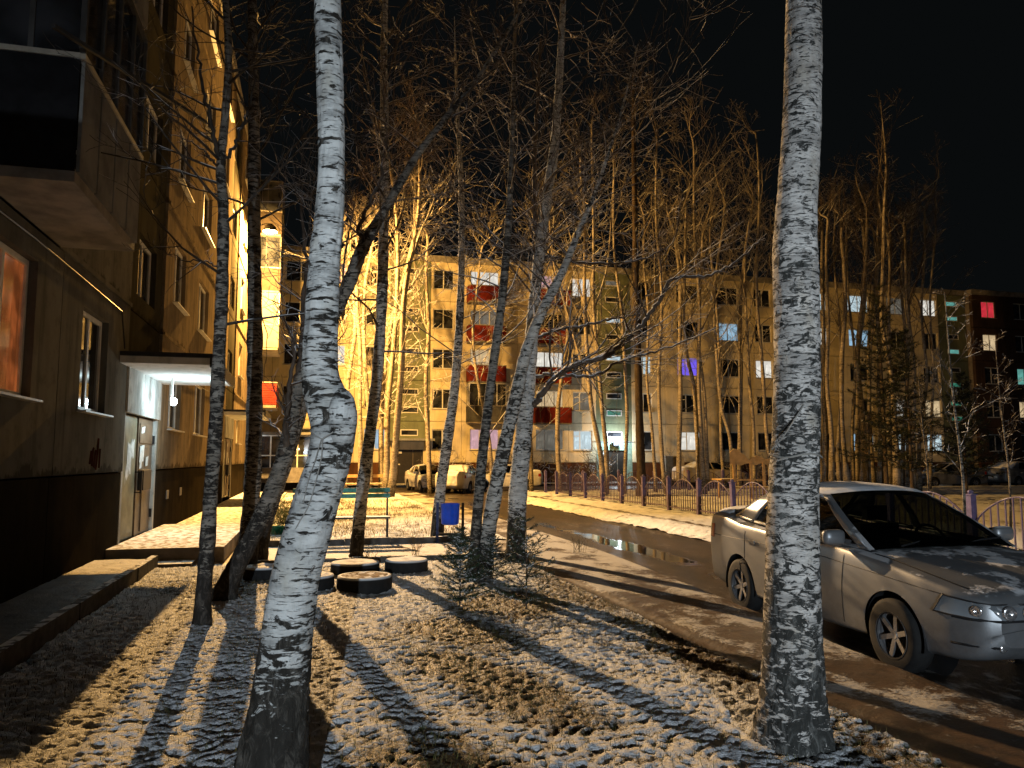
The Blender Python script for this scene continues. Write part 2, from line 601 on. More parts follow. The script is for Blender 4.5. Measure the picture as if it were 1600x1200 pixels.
def road_wet(X, Y, Z):
    w = .35 * np.exp(-((X - 5.95) / .5) ** 2) + .22 * np.exp(-((X - 7.2) / .4) ** 2)
    w = w + .25 * np.exp(-((X - 6.2) / .55) ** 2 - ((Y - 14.2) / 2.0) ** 2)
    return np.clip(.12 + w + .45 * (fbm(X, Y * .35, 1.1, 3, 91) - .5), 0, 1)


terrain('road', np.arange(3.9, 9.8, .10), np.arange(-10, 37.4, .10), lambda X, Y: -.135 + .012 * fbm(X, Y, .8, 2, 3) * 0 + X * 0, road_wet, M_ROAD)
terrain('courtyard_road', np.arange(-8, 60, .4), np.arange(37.4, 47.2, .4), lambda X, Y: X * 0 - .135, lambda X, Y, Z: .22 + .3 * (fbm(X, Y, .7, 3, 92) - .5), M_ROAD)
far_lawn('flower_bed_ground', -8, 60, 47.2, 50.6, .3, 1.2, .5)
g = Geo(); g.grid(np.array([[[x, y, -.20] for x in (-300, 300)] for y in (-300, 300)], float))
me = g.mesh('ground', M_LAWN2); a_ = me.attributes.new('cover', 'FLOAT', 'POINT'); a_.data.foreach_set('value', np.full(4, .55, np.float32))
link('ground', me, kind='structure')

# raised strip along the left block, and the porch slab before its door
terrain('blind_area', np.arange(-2.96, -2.22, .05), np.arange(-12, 12.3, .06), lambda X, Y: .115 + .02 * fbm(X, Y, 7, 3, 5),
        lambda X, Y, Z: .05 + .62 * sstep(10.0, 11.6, Y) + .35 * (fbm(X, Y, 2.5, 3, 77) - .5), snow_ground('shaded_blind_area', (.035, .025, .016), (.02, .016, .012), 7, .5, .7, .015, (.5, .5, .5)))  # shade put into the colour: dark, snowless strip except at its far end
M_PORCH = plain('porch_concrete', (.27, .22, .17), .8, var=.45, scale=2.2, snow=.38)
g = Geo(); g.box((-2.99, 12.9, -.19), (-1.30, 17.6, .20)); g.box((-2.98, 12.4, -.19), (-1.7, 12.897, .02)); g.obj('porch_slab', M_PORCH, kind='structure')
g = Geo(); g.box((-2.99, 17.604, -.19), (-1.55, 37.0, .085)); g.obj('side_path', M_PORCH, kind='structure')
g = Geo(); g.box((-1.548, 14.95, -.19), (-1.2, 37.0, -.03)); g.obj('path_edge', M_WALK, kind='structure')

# grass blades and dry leaves poking through the snow near the camera
rng = np.random.RandomState(5)


def blades(name, n, x0, x1, y0, y1, zf, h0, h1, w, mat, label, cat, dens=None, lean=.5):
    X = rng.uniform(x0, x1, n * 3); Y = rng.uniform(y0, y1, n * 3)
    if dens is not None:
        keep = rng.rand(n * 3) < dens(X, Y); X = X[keep]; Y = Y[keep]
    X = X[:n]; Y = Y[:n]; m = len(X)
    Z = zf(X, Y) - .006
    h = rng.uniform(h0, h1, m); a = rng.uniform(0, 6.28, m); l = rng.uniform(0, lean, m) * h; b = rng.uniform(0, 6.28, m)
    p = np.stack([X, Y, Z], 1)
    wv = np.stack([np.cos(a), np.sin(a), a * 0], 1) * w / 2
    tip = np.stack([np.cos(b) * l, np.sin(b) * l, h], 1)
    v = np.stack([p - wv, p + wv, p + wv * .6 + tip * .6, p - wv * .6 + tip * .6, p + tip * 1.0], 1).reshape(-1, 3)
    i = np.arange(m) * 5
    q = np.stack([i, i + 1, i + 2, i + 3], 1); t = np.stack([i + 3, i + 2, i + 4], 1)
    g = Geo(); g.add(v, q, t)
    return g.obj(name, mat, label=label, cat=cat, kind='stuff')


M_GRASS = plain('dry_grass_blades', (.10, .085, .03), .8, var=.5, scale=3, bump=0)
M_GRASSG = plain('green_grass_blades', (.06, .075, .02), .8, var=.5, scale=3, bump=0)
blades('grass_blades', 26000, -2.15, 3.2, 2.6, 12.2, lawn_z, .02, .055, .004, M_GRASS, 'brown grass blades poking through the thin snow in front', 'grass',
       lambda X, Y: .12 + .9 * near_patch(X, Y))
blades('green_grass', 5000, -2.15, 3.2, 2.8, 12.2, lawn_z, .02, .05, .004, M_GRASSG, 'sparse green grass blades showing through the near snow', 'grass')


# ------------------------------------------------------------------ apartment blocks
FLOOR0, ST = 1.35, 2.70
_cache = {}


def panel_mesh(x0, x1, z0, z1, hole, mat):
    """a wall slab in its own place, front face at y=0, 0.28 thick, with or without a window hole"""
    key = ('panel', round(x1 - x0, 3), round(z1 - z0, 3), tuple(round(h, 3) for h in (hole[0] - x0, hole[1] - x0, hole[2] - z0, hole[3] - z0)) if hole else None, mat.name)
    if key in _cache: return _cache[key]
    w, h = x1 - x0, z1 - z0; T = .28
    g = Geo()
    if hole is None: g.box((0, 0, 0), (w, T, h))
    else:
        a, b, c, d = hole[0] - x0, hole[1] - x0, hole[2] - z0, hole[3] - z0
        o = [(0, 0), (w, 0), (w, h), (0, h)]; i = [(a, c), (b, c), (b, d), (a, d)]
        v = [(x, 0, z) for x, z in o] + [(x, 0, z) for x, z in i] + [(x, T, z) for x, z in o] + [(x, T, z) for x, z in i]
        q = []
        for k in range(4):
            n = (k + 1) % 4
            q += [[k, n, 4 + n, 4 + k], [4 + k, 4 + n, 12 + n, 12 + k], [n, k, 8 + k, 8 + n]]
        g.add(v, q)
    me = g.mesh('wall_panel', mat)
    _cache[key] = me
    return me


def window_meshes(w, h, split, mat=None):
    key = ('win', round(w, 2), round(h, 2), split)
    if key in _cache: return _cache[key]
    f = Geo(); t = .06; D = .05
    f.box((0, 0, 0), (w, D, t)); f.box((0, 0, h - t), (w, D, h)); f.box((0, 0, t), (t, D, h - t)); f.box((w - t, 0, t), (w, D, h - t))
    if split == 'two': f.box((w * .5 - .035, .002, t), (w * .5 + .035, D - .002, h - t))
    if split == 'third':
        f.box((w * .36 - .035, .002, t), (w * .36 + .035, D - .002, h - t))
        f.box((t, .004, h * .70), (w * .36 - .036, D - .004, h * .70 + .05))
    if split == 'three':
        for k in (.33, .67): f.box((w * k - .03, .002, t), (w * k + .03, D - .002, h - t))
    p = Geo(); p.box((t * .5, D * .5, t * .5), (w - t * .5, D * .5 + .012, h - t * .5))
    s = Geo(); s.box((-.06, -.20, -.035), (w + .06, .02, -.012))
    c = Geo()                                    # a curtain behind dark glass: folded sheet
    n = 26; xs = np.linspace(.07, w * .42, n)
    P = np.array([[[x, D + .05 + .018 * math.sin(i * 1.9), z] for i, x in enumerate(xs)] for z in (t, h - t)])
    c.grid(P)
    _cache[key] = (f.mesh('window_frame', M_WHITE), p, s.mesh('sill', plain('sill_metal', (.38, .37, .35), .5, snow=.8)), c)
    return _cache[key]


def pane_mesh(w, h, split, mat):
    key = ('pane', round(w, 2), round(h, 2), split, mat.name)
    if key not in _cache: _cache[key] = window_meshes(w, h, split)[1].mesh('pane', mat)
    return _cache[key]


def add_window(root, x0, z0, w, h, split='two', lit=None, sill=True, y=.09):
    f, p, s, c = window_meshes(w, h, split)
    o = link('window', f, root, (x0, y, z0))
    link('pane', pane_mesh(w, h, split, G[lit] if lit else M_GLASS), o)
    if sill: link('sill', s, o)
    if lit: o['label'] = {'warm': 'window lit warm yellow', 'white': 'window lit white', 'cool': 'window lit cool white', 'blue': 'window lit pale blue', 'purple': 'window glowing purple',
                          'pink': 'window lit through pink curtains', 'red': 'window glowing red', 'green': 'narrow window lit green', 'dim': 'dimly lit window', 'orange': 'large window with orange curtain and painted orange reflection', 'teal': 'narrow window lit teal'}[lit]
    return o


def block(root, x0, x1, cols, wall, stair, plinth, nf=5, depth=11.0, top=True):
    """cols: dicts with x (centre), w, kind 'win'|'stair', lit {floor: key}, split, h, skip(set of floors)"""
    cols = sorted(cols, key=lambda c: c['x'])
    xb = [x0]
    for a, b in zip(cols[:-1], cols[1:]):
        if a['kind'] == 'stair': xb.append(a['x'] + a['w'] / 2)
        elif b['kind'] == 'stair': xb.append(b['x'] - b['w'] / 2)
        else: xb.append((a['x'] + a['w'] / 2 + b['x'] - b['w'] / 2) / 2)
    xb.append(x1)
    zt = FLOOR0 + ST * nf
    j = .012
    for c, a, b in zip(cols, xb[:-1], xb[1:]):
        for k in range(nf):
            za, zb = FLOOR0 + ST * k, FLOOR0 + ST * (k + 1)
            if c['kind'] == 'stair':
                if k == 0 and c.get('door'): za2 = c.get('door_top', 2.7)
                else: za2 = za
                hw = c.get('slot_w', 1.3)
                if c.get('slots'):
                    zs = za + ST * .5
                    for (s0, s1, li) in ((.62, .97, 0), (1.72, 2.07, 1)):
                        pass
                    hole = None
                    link('stair_panel', panel_mesh(a + j, b - j, za2 + j, zb - j, None, stair), root, (a + j, .05, za2 + j))
                    for q, dz in enumerate((.55, 1.75)):
                        zq = za + dz
                        if zq < za2 + .2: continue
                        key = c['lit'].get((k, q))
                        add_window(root, c['x'] - hw / 2, zq, hw, .42, 'none', key, False, y=.01)
                else:
                    hole = (c['x'] - hw / 2, c['x'] + hw / 2, zb - .75, zb + .0 - .06) if k < nf else None
                    hole = (c['x'] - hw / 2, c['x'] + hw / 2, za + .35, za + 1.45) if k > 0 else None
                    link('stair_panel', panel_mesh(a + j, b - j, za2 + j, zb - j, hole, stair), root, (a + j, .05, za2 + j))
                    if hole: add_window(root, hole[0], hole[2], hw, hole[3] - hole[2], 'two', c['lit'].get(k), False, y=.15)
            else:
                h = c.get('h', 1.35); z0 = za + .85
                w = c['w']
                hole = (c['x'] - w / 2, c['x'] + w / 2, z0, z0 + h)
                o = link('wall_panel', panel_mesh(a + j, b - j, za + j, zb - j, hole, wall(c['x']) if callable(wall) else wall), root, (a + j, 0, za + j))
                add_window(root, hole[0], z0, w, h, c.get('split', 'two'), c['lit'].get(k))
        # plinth piece under the column
        if not (c['kind'] == 'stair' and c.get('door')):
            g = Geo(); g.box((a + j, .03, -.5), (b - j, .28, FLOOR0 - j)); g.obj('plinth_panel', plinth, root)
    g = Geo(); g.box((x0, .281, -.5), (x1, depth, zt)); g.obj('wall_core', plain('core_wall', (.20, .17, .13), .9), root)
    g = Geo(); g.box((x0 - .05, -.06, zt + .002), (x1 + .05, depth + .05, zt + .42)); g.obj('roof', plain('parapet', (.27, .25, .22), .9, var=.4, scale=2, snow=.8), root)
    return xb


def plaster(name, col, col2, streak=(.6, .6, .12), grime=.5):
    b = NB(name)
    n1 = b.noise(1.0, 6, .65, b.coords((1.3, 1.3, .5)))
    n2 = b.noise(3.5, 6, .7)
    st = b.noise(1.0, 5, .6, b.coords((5, 5, .35)))
    c = b.mix(b.ramp(n1, .35, .66), col, col2)
    c = b.mix(b.ramp(n2, .48, .72, 0, grime), c, tuple(x * .45 for x in col))
    c = b.mix(b.ramp(st, .52, .72, 0, grime * .8), c, tuple(x * .5 for x in col2))
    sx = b.n('ShaderNodeSeparateXYZ'); b.l(b.tc.outputs['Object'], sx.inputs[0])
    rag = b.math('ADD', sx.outputs[2], b.math('MULTIPLY', b.math('SUBTRACT', b.noise(1.0, 5, .7, b.coords((3, 3, 2))), .5), .7))
    c = b.mix(b.ramp(rag, .02, .09, grime * 1.1, 0), c, tuple(x * .28 for x in col))
    b.color(c); b.rough(1.0)
    b.b.inputs['Specular IOR Level'].default_value = 0
    b.bump(b.math('ADD', b.noise(45, 5, .7), b.math('MULTIPLY', b.noise(5, 4), .8)), .22, .008)
    return b.m


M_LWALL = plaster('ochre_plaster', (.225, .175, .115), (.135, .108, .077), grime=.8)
M_BWALL = plaster('cream_plaster', (.70, .60, .40), (.60, .52, .35), grime=.3)
M_LWALL_NEAR = plaster('grey_brown_plaster_shaded', (.135, .128, .112), (.09, .086, .075), grime=.7)  # greyer near section; its shade is put into the colour as well
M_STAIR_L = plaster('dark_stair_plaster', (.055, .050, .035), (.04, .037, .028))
M_STAIR_B = plaster('green_stair_plaster', (.18, .20, .125), (.14, .155, .10), grime=.3)
M_PLINTH = plaster('brown_plinth_paint', (.10, .045, .022), (.07, .032, .018))
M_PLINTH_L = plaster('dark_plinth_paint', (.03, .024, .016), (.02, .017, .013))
M_RED = plain('red_balcony_paint', (.17, .017, .010), .8, var=.35, scale=2.5, snow=0)
M_GREYP = plain('grey_board', (.07, .068, .066), .9, spec=0, var=.3, scale=2)
M_PALEP = plain('pale_grey_board', (.17, .165, .155), .9, var=.35, scale=2, spec=0)
M_ZWHITE = plain('white_board', (.15, .14, .12), .6, var=.12, scale=2)


def balcony(root, x0, x1, z, out, style, mat=None, full=False, sidem=None):
    """slab plus front and side boards; glazed ones go up to the next slab"""
    s = Geo(); s.box((x0, -out, z - .12), (x1, -.001, z)); o = s.obj('balcony', plain('balcony_slab', (.20, .175, .145), .85, var=.4, scale=2.5, snow=.7), root)
    m = mat or M_RED; H = 1.02; t = .03
    n = max(2, round((x1 - x0) / .62))
    if style == 'slats':
        for k in range(9):
            a = z + .03 + k * .108
            q = Geo(); q.box((x0, -out - .02, a), (x1, -out, a + .088)); q.box((x0 - .02, -out, a), (x0, -.01, a + .088)); q.obj('slat', m, o)
    else:
        for k in range(n):
            a = x0 + (x1 - x0) * k / n; b = x0 + (x1 - x0) * (k + 1) / n
            e_ = .022 if sidem else .002
            q = Geo(); q.box((a + e_, -out - t, z - .02), (b - e_, -out, z + H)); q.obj('board', m, o)
        for xx in (x0 - t, x1):
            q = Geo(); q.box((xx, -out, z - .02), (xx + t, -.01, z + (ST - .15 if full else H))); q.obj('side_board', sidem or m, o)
    q = Geo(); q.bar((x0 - .03, -out - .015, z + H + .03), (x1 + .03, -out - .015, z + H + .03), .06, .05)
    q.bar((x0 - .015, -out, z + H + .03), (x0 - .015, 0, z + H + .03), .05, .05); q.bar((x1 + .015, -out, z + H + .03), (x1 + .015, 0, z + H + .03), .05, .05)
    q.obj('handrail', plain('rail_paint', (.30, .27, .22), .6, snow=.9), o)
    if style in ('glazed', 'panelled'):
        zt = z + ST - .14
        f = Geo(); w = .05
        for k in range(n + 1):
            xx = x0 + (x1 - x0) * k / n
            f.bar((xx, -out - .01, z + H + .06), (xx, -out - .01, zt), w, w)
        f.bar((x0, -out - .012, zt - .03), (x1, -out - .012, zt - .03), .055, .05)
        for xx in (x0, x1):
            f.bar((xx, -out * .5, z + H + .06), (xx, -out * .5, zt), w * .9, w * .9); f.bar((xx, -out, zt - .032), (xx, 0, zt - .032), .045, .045)
        f.obj('glazing_frame', M_WHITE if style == 'glazed' else M_GREYP, o)
        p = Geo(); gm = M_GLASS
        p.box((x0 + .02, -out, z + H + .05), (x1 - .02, -out + .01, zt)); p.box((x0 + .002, -out + .012, z + H + .05), (x0 + .012, -.01, zt)); p.box((x1 - .012, -out + .012, z + H + .05), (x1 - .002, -.01, zt))
        p.obj('glazing', gm, o)
    return o


# ---- the left block; local x runs along the wall away from the camera, local -y points out into the yard
LB = thing('apartment_building', 'five storey ochre apartment block close by on the left, with canopied entrance', 'apartment block', (-2.95, 0, 0), R(90))
lc = []
for s in (-4.5, 15.0, 29.5):
    lc.append(dict(x=s, w=2.8, kind='stair', door=True, door_top=2.62, slot_w=1.5, lit={}))
lc += [dict(x=-8.4, w=1.5, kind='win', lit={}), dict(x=-1.4, w=1.4, kind='win', lit={}), dict(x=3.4, w=1.9, kind='win', lit={}), dict(x=8.2, w=2.1, kind='win', lit={0: 'orange'}, split='three', h=1.5),
       dict(x=11.65, w=1.3, kind='win', lit={}, split='two'), dict(x=18.1, w=1.5, kind='win', lit={}), dict(x=21.9, w=1.9, kind='win', lit={}),
       dict(x=25.9, w=1.5, kind='win', lit={0: 'dim'}), dict(x=32.9, w=1.4, kind='win', lit={}), dict(x=38.2, w=2.0, kind='win', lit={4: 'cool'}, split='third')]
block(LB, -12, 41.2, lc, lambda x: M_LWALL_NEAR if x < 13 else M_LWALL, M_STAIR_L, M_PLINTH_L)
for k in range(1, 5):
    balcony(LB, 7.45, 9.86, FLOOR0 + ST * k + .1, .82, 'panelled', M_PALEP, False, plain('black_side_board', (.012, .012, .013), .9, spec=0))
M_BEIGE = plain('beige_board', (.04, .030, .021), .8, var=.25)
for k in range(1, 5):
    balcony(LB, 37.0, 39.6, FLOOR0 + ST * k, 1.25, {1: 'slats', 2: 'glazed', 3: 'panelled', 4: 'panelled'}[k], {1: M_RED, 2: M_ZWHITE, 3: M_BEIGE, 4: M_BEIGE}[k], k == 2)
# ledges over the floor joints, drain strips
for k in range(1, 5):
    for a, b in ((-12, -5.95), (-3.05, 13.55), (16.45, 28.05), (30.95, 41.2)):
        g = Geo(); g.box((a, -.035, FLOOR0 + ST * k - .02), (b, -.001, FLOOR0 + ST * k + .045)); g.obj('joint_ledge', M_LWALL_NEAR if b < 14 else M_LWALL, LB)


def entrance(root, s, lampy=True, side=1):
    """double metal door, coarse render above it, canopy slab, lamp"""
    fr = plaster('rough_white_render', (.48, .48, .46), (.22, .22, .21), grime=.9) if 'rough_white_render' not in MATS else MATS['rough_white_render']
    MATS['rough_white_render'] = fr
    g = Geo(); g.box((s - 1.40, -.03, 2.32), (s + 1.40, .045, 3.055)); g.box((s - 1.40, .02, .15), (s - 1.28, .26, 2.318)); g.box((s + 1.28, .02, .15), (s + 1.40, .26, 2.318))
    g.obj('door_surround', fr, root)
    md = plain('door_paint_olive', (.17, .17, .12), .45, .0, var=.4, scale=3)
    md2 = plain('door_paint_brown', (.16, .12, .085), .45, .0, var=.4, scale=3)
    d = Geo(); d.box((s - 1.278, .10, .20), (s - .03, .16, 2.30)); d.box((s - 1.20, .085, .3), (s - .12, .099, 2.2)); do = d.obj('door', md, root, label='olive left door leaf with torn notices')
    d2 = Geo(); d2.box((s + .03, .08, .20), (s + 1.278, .15, 2.30)); d2.bar((s + .42, .07, .25), (s + .42, .07, 1.3), .03, .02); d2.box((s + .1, .065, 1.85), (s + 1.2, .079, 2.2)); do2 = d2.obj('door', md2, root, label='brown right door leaf')
    k = Geo(); k.box((s + .12, -.02, 1.0), (s + .80, .075, 1.36)); k.obj('code_panel', M_DARKMETAL, do2)
    h = Geo(); h.bar((s - .02, -.01, .95), (s - .02, -.01, 1.35), .03, .03); h.bar((s - .02, -.01, .97), (s - .02, .1, .97), .02); h.bar((s - .02, -.01, 1.33), (s - .02, .1, 1.33), .02); h.obj('handle', M_DARKMETAL, do2)
    hg = Geo()
    for z in (.45, 1.85): hg.bar((s - 1.28, .07, z), (s - 1.28, .07, z + .16), .05); hg.bar((s + 1.27, .06, z), (s + 1.27, .06, z + .16), .05)
    hg.obj('hinge', M_DARKMETAL, do2)
    pp = plain('torn_paper', (.55, .56, .55), .9, var=.3, scale=9)
    rn = random.Random(3)
    for (a, b, z, zz) in ((-.75, -.45, 1.25, 1.9), (-.5, -.25, 1.45, 2.0), (-.85, -.6, 1.1, 1.5)):
        P = Geo(); xs = np.linspace(a, b, 5)
        top = [zz - rn.uniform(0, .18) for _ in xs]; bot = [z + rn.uniform(0, .2) for _ in xs]
        P.grid(np.array([[[s + x, .082, bo] for x, bo in zip(xs, bot)], [[s + x, .080, to] for x, to in zip(xs, top)]])); P.obj('notice', pp, do)
    for (a, b, z, zz) in ((.10, .45, 1.50, 1.82), (.12, .30, 1.38, 1.6), (.62, .85, 1.42, 1.62), (.18, .44, 2.02, 2.16)):
        P = Geo(); P.grid(np.array([[[s + a, .060, z], [s + b, .060, z + .02]], [[s + a + .02, .058, zz - .03], [s + b + .03, .058, zz]]])); P.obj('notice', pp, do2)
    c = Geo(); c.box((s - 1.95, -1.32, 3.06), (s + 1.75, -.002, 3.17)); co = c.obj('canopy', plaster('whitewashed_slab' + str(int(s)), (.55, .55, .54), (.42, .42, .41)), root)
    e = Geo(); e.box((s - 1.98, -1.36, 3.172), (s + 1.78, -.002, 3.24)); e.box((s - 1.98, -1.36, 3.02), (s + 1.78, -1.322, 3.171)); e.obj('canopy_edge', M_DARKMETAL, co)
    if lampy:
        l = Geo(); l.lathe([(0, -.09), (.05, -.085), (.075, -.04), (.075, .0)], at=(s + .3, 0, 0), sides=14, axis='y')
        me = l.mesh('lamp_glass', bulb('entrance_lamp_glow', (.8, .92, 1.0), 22))
        lo = link('lamp_glass', me, co, (0, -.40, 2.62)); lo['label'] = 'white entrance lamp over the door'
        bs = Geo(); bs.box((s + .28, -.42, 2.66), (s + .32, -.38, 3.059)); bs.obj('lamp_base', M_WHITE, co)


entrance(LB, 15.0)
entrance(LB, 29.5, False)
entrance(LB, -4.5, False)
g = Geo(); g.box((-6.2, -1.53, -.2), (-4.2, -.04, 3.0)); g.obj('shade_block', M_LWALL, LB)  # unseen block added to keep the white light off the left lawn

# ---- the block at the far end of the yard
BB = thing('apartment_building', 'five storey cream apartment block across the end of the yard, with red balconies', 'apartment block', (0, 50.5, 0), 0)
bc = []
lits = {6.1: {}, 20.5: {(0, 0): 'teal', (1, 0): 'green', (2, 1): 'cool', (3, 1): 'cool', (4, 1): 'dim'}, 35.0: {}, 49.85: {(1, 0): 'green', (1, 1): 'green', (3, 0): 'teal', (4, 0): 'teal', (4, 1): 'teal', (2, 0): 'green'}, -8.4: {}}
for s, li in lits.items():
    bc.append(dict(x=s, w=2.7, kind='stair', door=s in (6.1, 20.5, 35.0), door_top=2.75, slots=True, lit=li, slot_w=1.15))
W2 = lambda x, w, lit=None, split='two', h=1.35: bc.append(dict(x=x, w=w, kind='win', lit=lit or {}, split=split, h=h))
W2(-4.2, 1.9); W2(-1.0, 1.9)
W2(1.0, 1.8, {4: 'pink', 2: 'white'}, 'third'); W2(3.85, 1.4, {0: 'blue'}, 'two')
W2(8.3, 1.4, {}); W2(11.15, 2.0, {0: 'pink', 4: 'white', 2: 'warm', 3: 'dim'}, 'three', 1.4)
W2(15.75, 2.0, {0: 'dim', 2: 'white', 4: 'pink', 1: 'warm'}, 'three', 1.4); W2(18.15, 1.4, {0: 'cool', 1: 'dim', 4: 'white'}, 'third')
W2(22.75, 1.3, {2: 'cool'}); W2(26.35, 1.8, {0: 'white', 2: 'purple'}, 'third'); W2(29.6, 1.8, {3: 'blue'})
W2(32.55, 1.4, {2: 'white'}); W2(37.4, 1.5, {4: 'cool', 3: 'white'}); W2(41.0, 1.9, {4: 'cool', 3: 'blue', 0: 'blue'}); W2(44.5, 1.7, {4: 'dim', 0: 'cool', 1: 'white'})
W2(47.6, 1.5, {4: 'white', 0: 'cool', 1: 'warm'})
block(BB, -12, 51.25, bc, M_BWALL, M_STAIR_B, M_PLINTH)
for k in range(1, 5):
    balcony(BB, 9.9, 12.4, FLOOR0 + ST * k, .95, 'glazed' if k == 1 else 'red', M_GREYP if k == 1 else M_RED)
    balcony(BB, 14.55, 17.0, FLOOR0 + ST * k, .95, 'red')
for s, dark in ((6.1, True), (20.5, False), (35.0, True)):
    f = Geo(); f.box((s - 1.34, .06, 2.2), (s + 1.34, .27, 2.74)); f.box((s - 1.34, .06, -.1), (s - .95, .27, 2.198)); f.box((s + .95, .06, -.1), (s + 1.34, .27, 2.198)); f.obj('door_surround', M_BWALL if dark else plain('green_surround', (.2, .3, .25), .7), BB)
    d = Geo(); d.box((s - .94, .2, -.05), (s + .25, .26, 2.19)); d.box((s + .31, .2, -.05), (s + .94, .26, 2.19)); do = d.obj('door', plain('far_door_dark', (.02, .018, .016), .5), BB)
    n = Geo(); n.box((s - .8, .17, 1.95), (s - .45, .195, 2.1)); n.box((s - .8, .17, 1.2), (s - .55, .195, 1.28)); n.obj('notice', M_WHITE, do)
    if s == 20.5: c = Geo(); c.box((s - 1.4, -.12, 2.76), (s + 1.4, .04, 2.82))
    else: c = Geo(); c.box((s - 1.5, -1.3, 2.76), (s + 1.5, .04, 2.9))
    c.obj('canopy', plain('grey_canopy', (.20, .21, .22), .8, snow=.8), BB)
    st = Geo(); st.box((s - 1.3, -1.2, -.19), (s + 1.3, .1, .02)); st.obj('doorstep', M_CONC, BB)
l = Geo(); l.lathe([(0, -.08), (.06, -.075), (.09, -.04), (.09, 0)], sides=14, axis='y')
lo = link('lamp_glass', l.mesh('lamp_glass', bulb('far_lamp_glow', (.75, .92, 1.0), 30)), BB, (20.5, -.35, 2.72)); lo['label'] = 'bright white lamp over the far door'
bs = Geo(); bs.box((20.3, -.34, 2.5), (20.7, .05, 2.72)); bs.obj('lamp_base', M_DARKMETAL, BB)

# ---- the block at the right edge, a step nearer
RB = thing('apartment_building', 'dark brown apartment block at the right edge with a red lit window', 'apartment block', (0, 49.9, 0), 0)
rc = [dict(x=52.9, w=1.4, kind='win', lit={4: 'red', 3: 'warm'}, split='two'), dict(x=56.2, w=1.5, kind='win', lit={2: 'teal', 1: 'warm'}), dict(x=60, w=1.5, kind='win', lit={})]
block(RB, 51.3, 64, rc, plaster('dark_brown_plaster', (.075, .048, .035), (.055, .036, .028)), M_STAIR_B, M_PLINTH)

# ---- glazed porch beyond the end of the left block
GP = thing('glazed_porch', 'small glazed porch with white frames and a grey apron beyond the left block', 'porch', (-3.6, 43.6, -.13), 0)
g = Geo(); g.box((0, 0, 0), (4.3, 4.2, .95)); g.obj('lower_wall', plain('porch_black', (.02, .02, .022), .8), GP)
g = Geo(); g.box((1.0, -.42, .45), (3.2, -.02, 1.25), rot=Matrix.Rotation(0, 3, 'X')); g.obj('apron', plain('apron_grey', (.22, .21, .22), .6), GP)
g = Geo()
for x in (0.03, 1.4, 2.8, 4.27): g.bar((x, 0, .95), (x, 0, 3.0), .07)
for z in (1.0, 1.9, 2.97): g.bar((0, -.004, z), (4.3, -.004, z), .06)
g.obj('frame', M_WHITE, GP)
g = Geo(); g.box((.05, .04, .96), (4.25, .06, 2.95)); g.obj('glazing', M_GLASS, GP)
g = Geo(); g.box((-.2, -.3, 3.02), (4.5, 4.3, 3.16)); g.obj('roof', plain('porch_roof', (.2, .2, .2), .8, snow=.9), GP)
g = Geo(); g.lathe([(0, -.1), (.09, -.08), (.11, 0)], at=(0.05, -.08, 2.85), sides=10, axis='y'); g.obj('lamp', bulb('porch_lamp_glow', (.85, .95, 1.0), 25), GP)
g = Geo(); g.box((2.2, .02, 2.2), (2.9, .035, 2.3)); g.obj('strip_light', bulb('strip_glow', (.9, .97, 1), 1.5), GP)

# small things on the left block's wall
g = Geo()
for y in (17.7, 19.4, 23.6):
    g = Geo(); g.box((y, .012, .72), (y + .22, .034, .90)); g.obj('plinth_vent', plain('vent_grey', (.16, .15, .14), .7), LB)
g = Geo(); rn = random.Random(2)
for k in range(5):
    g.tube(catmull([(11.6 + .12 * k + rn.uniform(-.05, .05), -.003, 1.35 + rn.uniform(0, .15)), (11.65 + .12 * k, -.003, 1.5 + rn.uniform(0, .2)), (11.7 + .11 * k, -.003, 1.75 + rn.uniform(-.1, .1))], 4), .018, 4)
g.obj('paint_scrawl', plain('red_spray_paint', (.05, .012, .010), .9), LB)
g = Geo(); g.tube([(1.95, -.03, 3.9), (5, -.03, 3.86), (9, -.03, 3.9), (12.9, -.03, 3.84), (13.2, -.03, 3.3)], .011, 5); g.tube([(16.6, -.03, 3.5), (20, -.03, 3.42), (24, -.03, 3.5), (28, -.03, 3.4)], .011, 5); g.obj('cable', M_DARKMETAL, LB)

# ------------------------------------------------------------------ trees
BARK1 = birch_bark('birch_bark_smooth', (.54, .55, .54), zdark=1.25, streak=.555, blotch=.59, hs=1.05, bumpd=.012, big=.645, lowk=.36)
BARK2 = birch_bark('birch_bark_rough', (.57, .55, .525), (.035, .036, .034), zdark=2.6, streak=.56, blotch=.56, hs=1.7, bumpd=.012, big=.645, lowk=.12)
BARK3 = birch_bark('birch_bark_young', (.50, .48, .44), zdark=1.0, streak=.53, blotch=.54, hs=1.0)
BARKD = birch_bark('bark_dark', (.24, .22, .19), (.02, .018, .016), zdark=1.5, streak=.52, blotch=.54)
BARKF = birch_bark('birch_bark_far', (.32, .28, .23), (.05, .04, .03), zdark=1.2, streak=.58, blotch=.60, hs=.8)
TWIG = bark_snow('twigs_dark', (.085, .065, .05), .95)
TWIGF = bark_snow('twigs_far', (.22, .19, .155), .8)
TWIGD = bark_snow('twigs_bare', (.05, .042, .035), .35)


def norm(v): return v / (np.linalg.norm(v) + 1e-9)


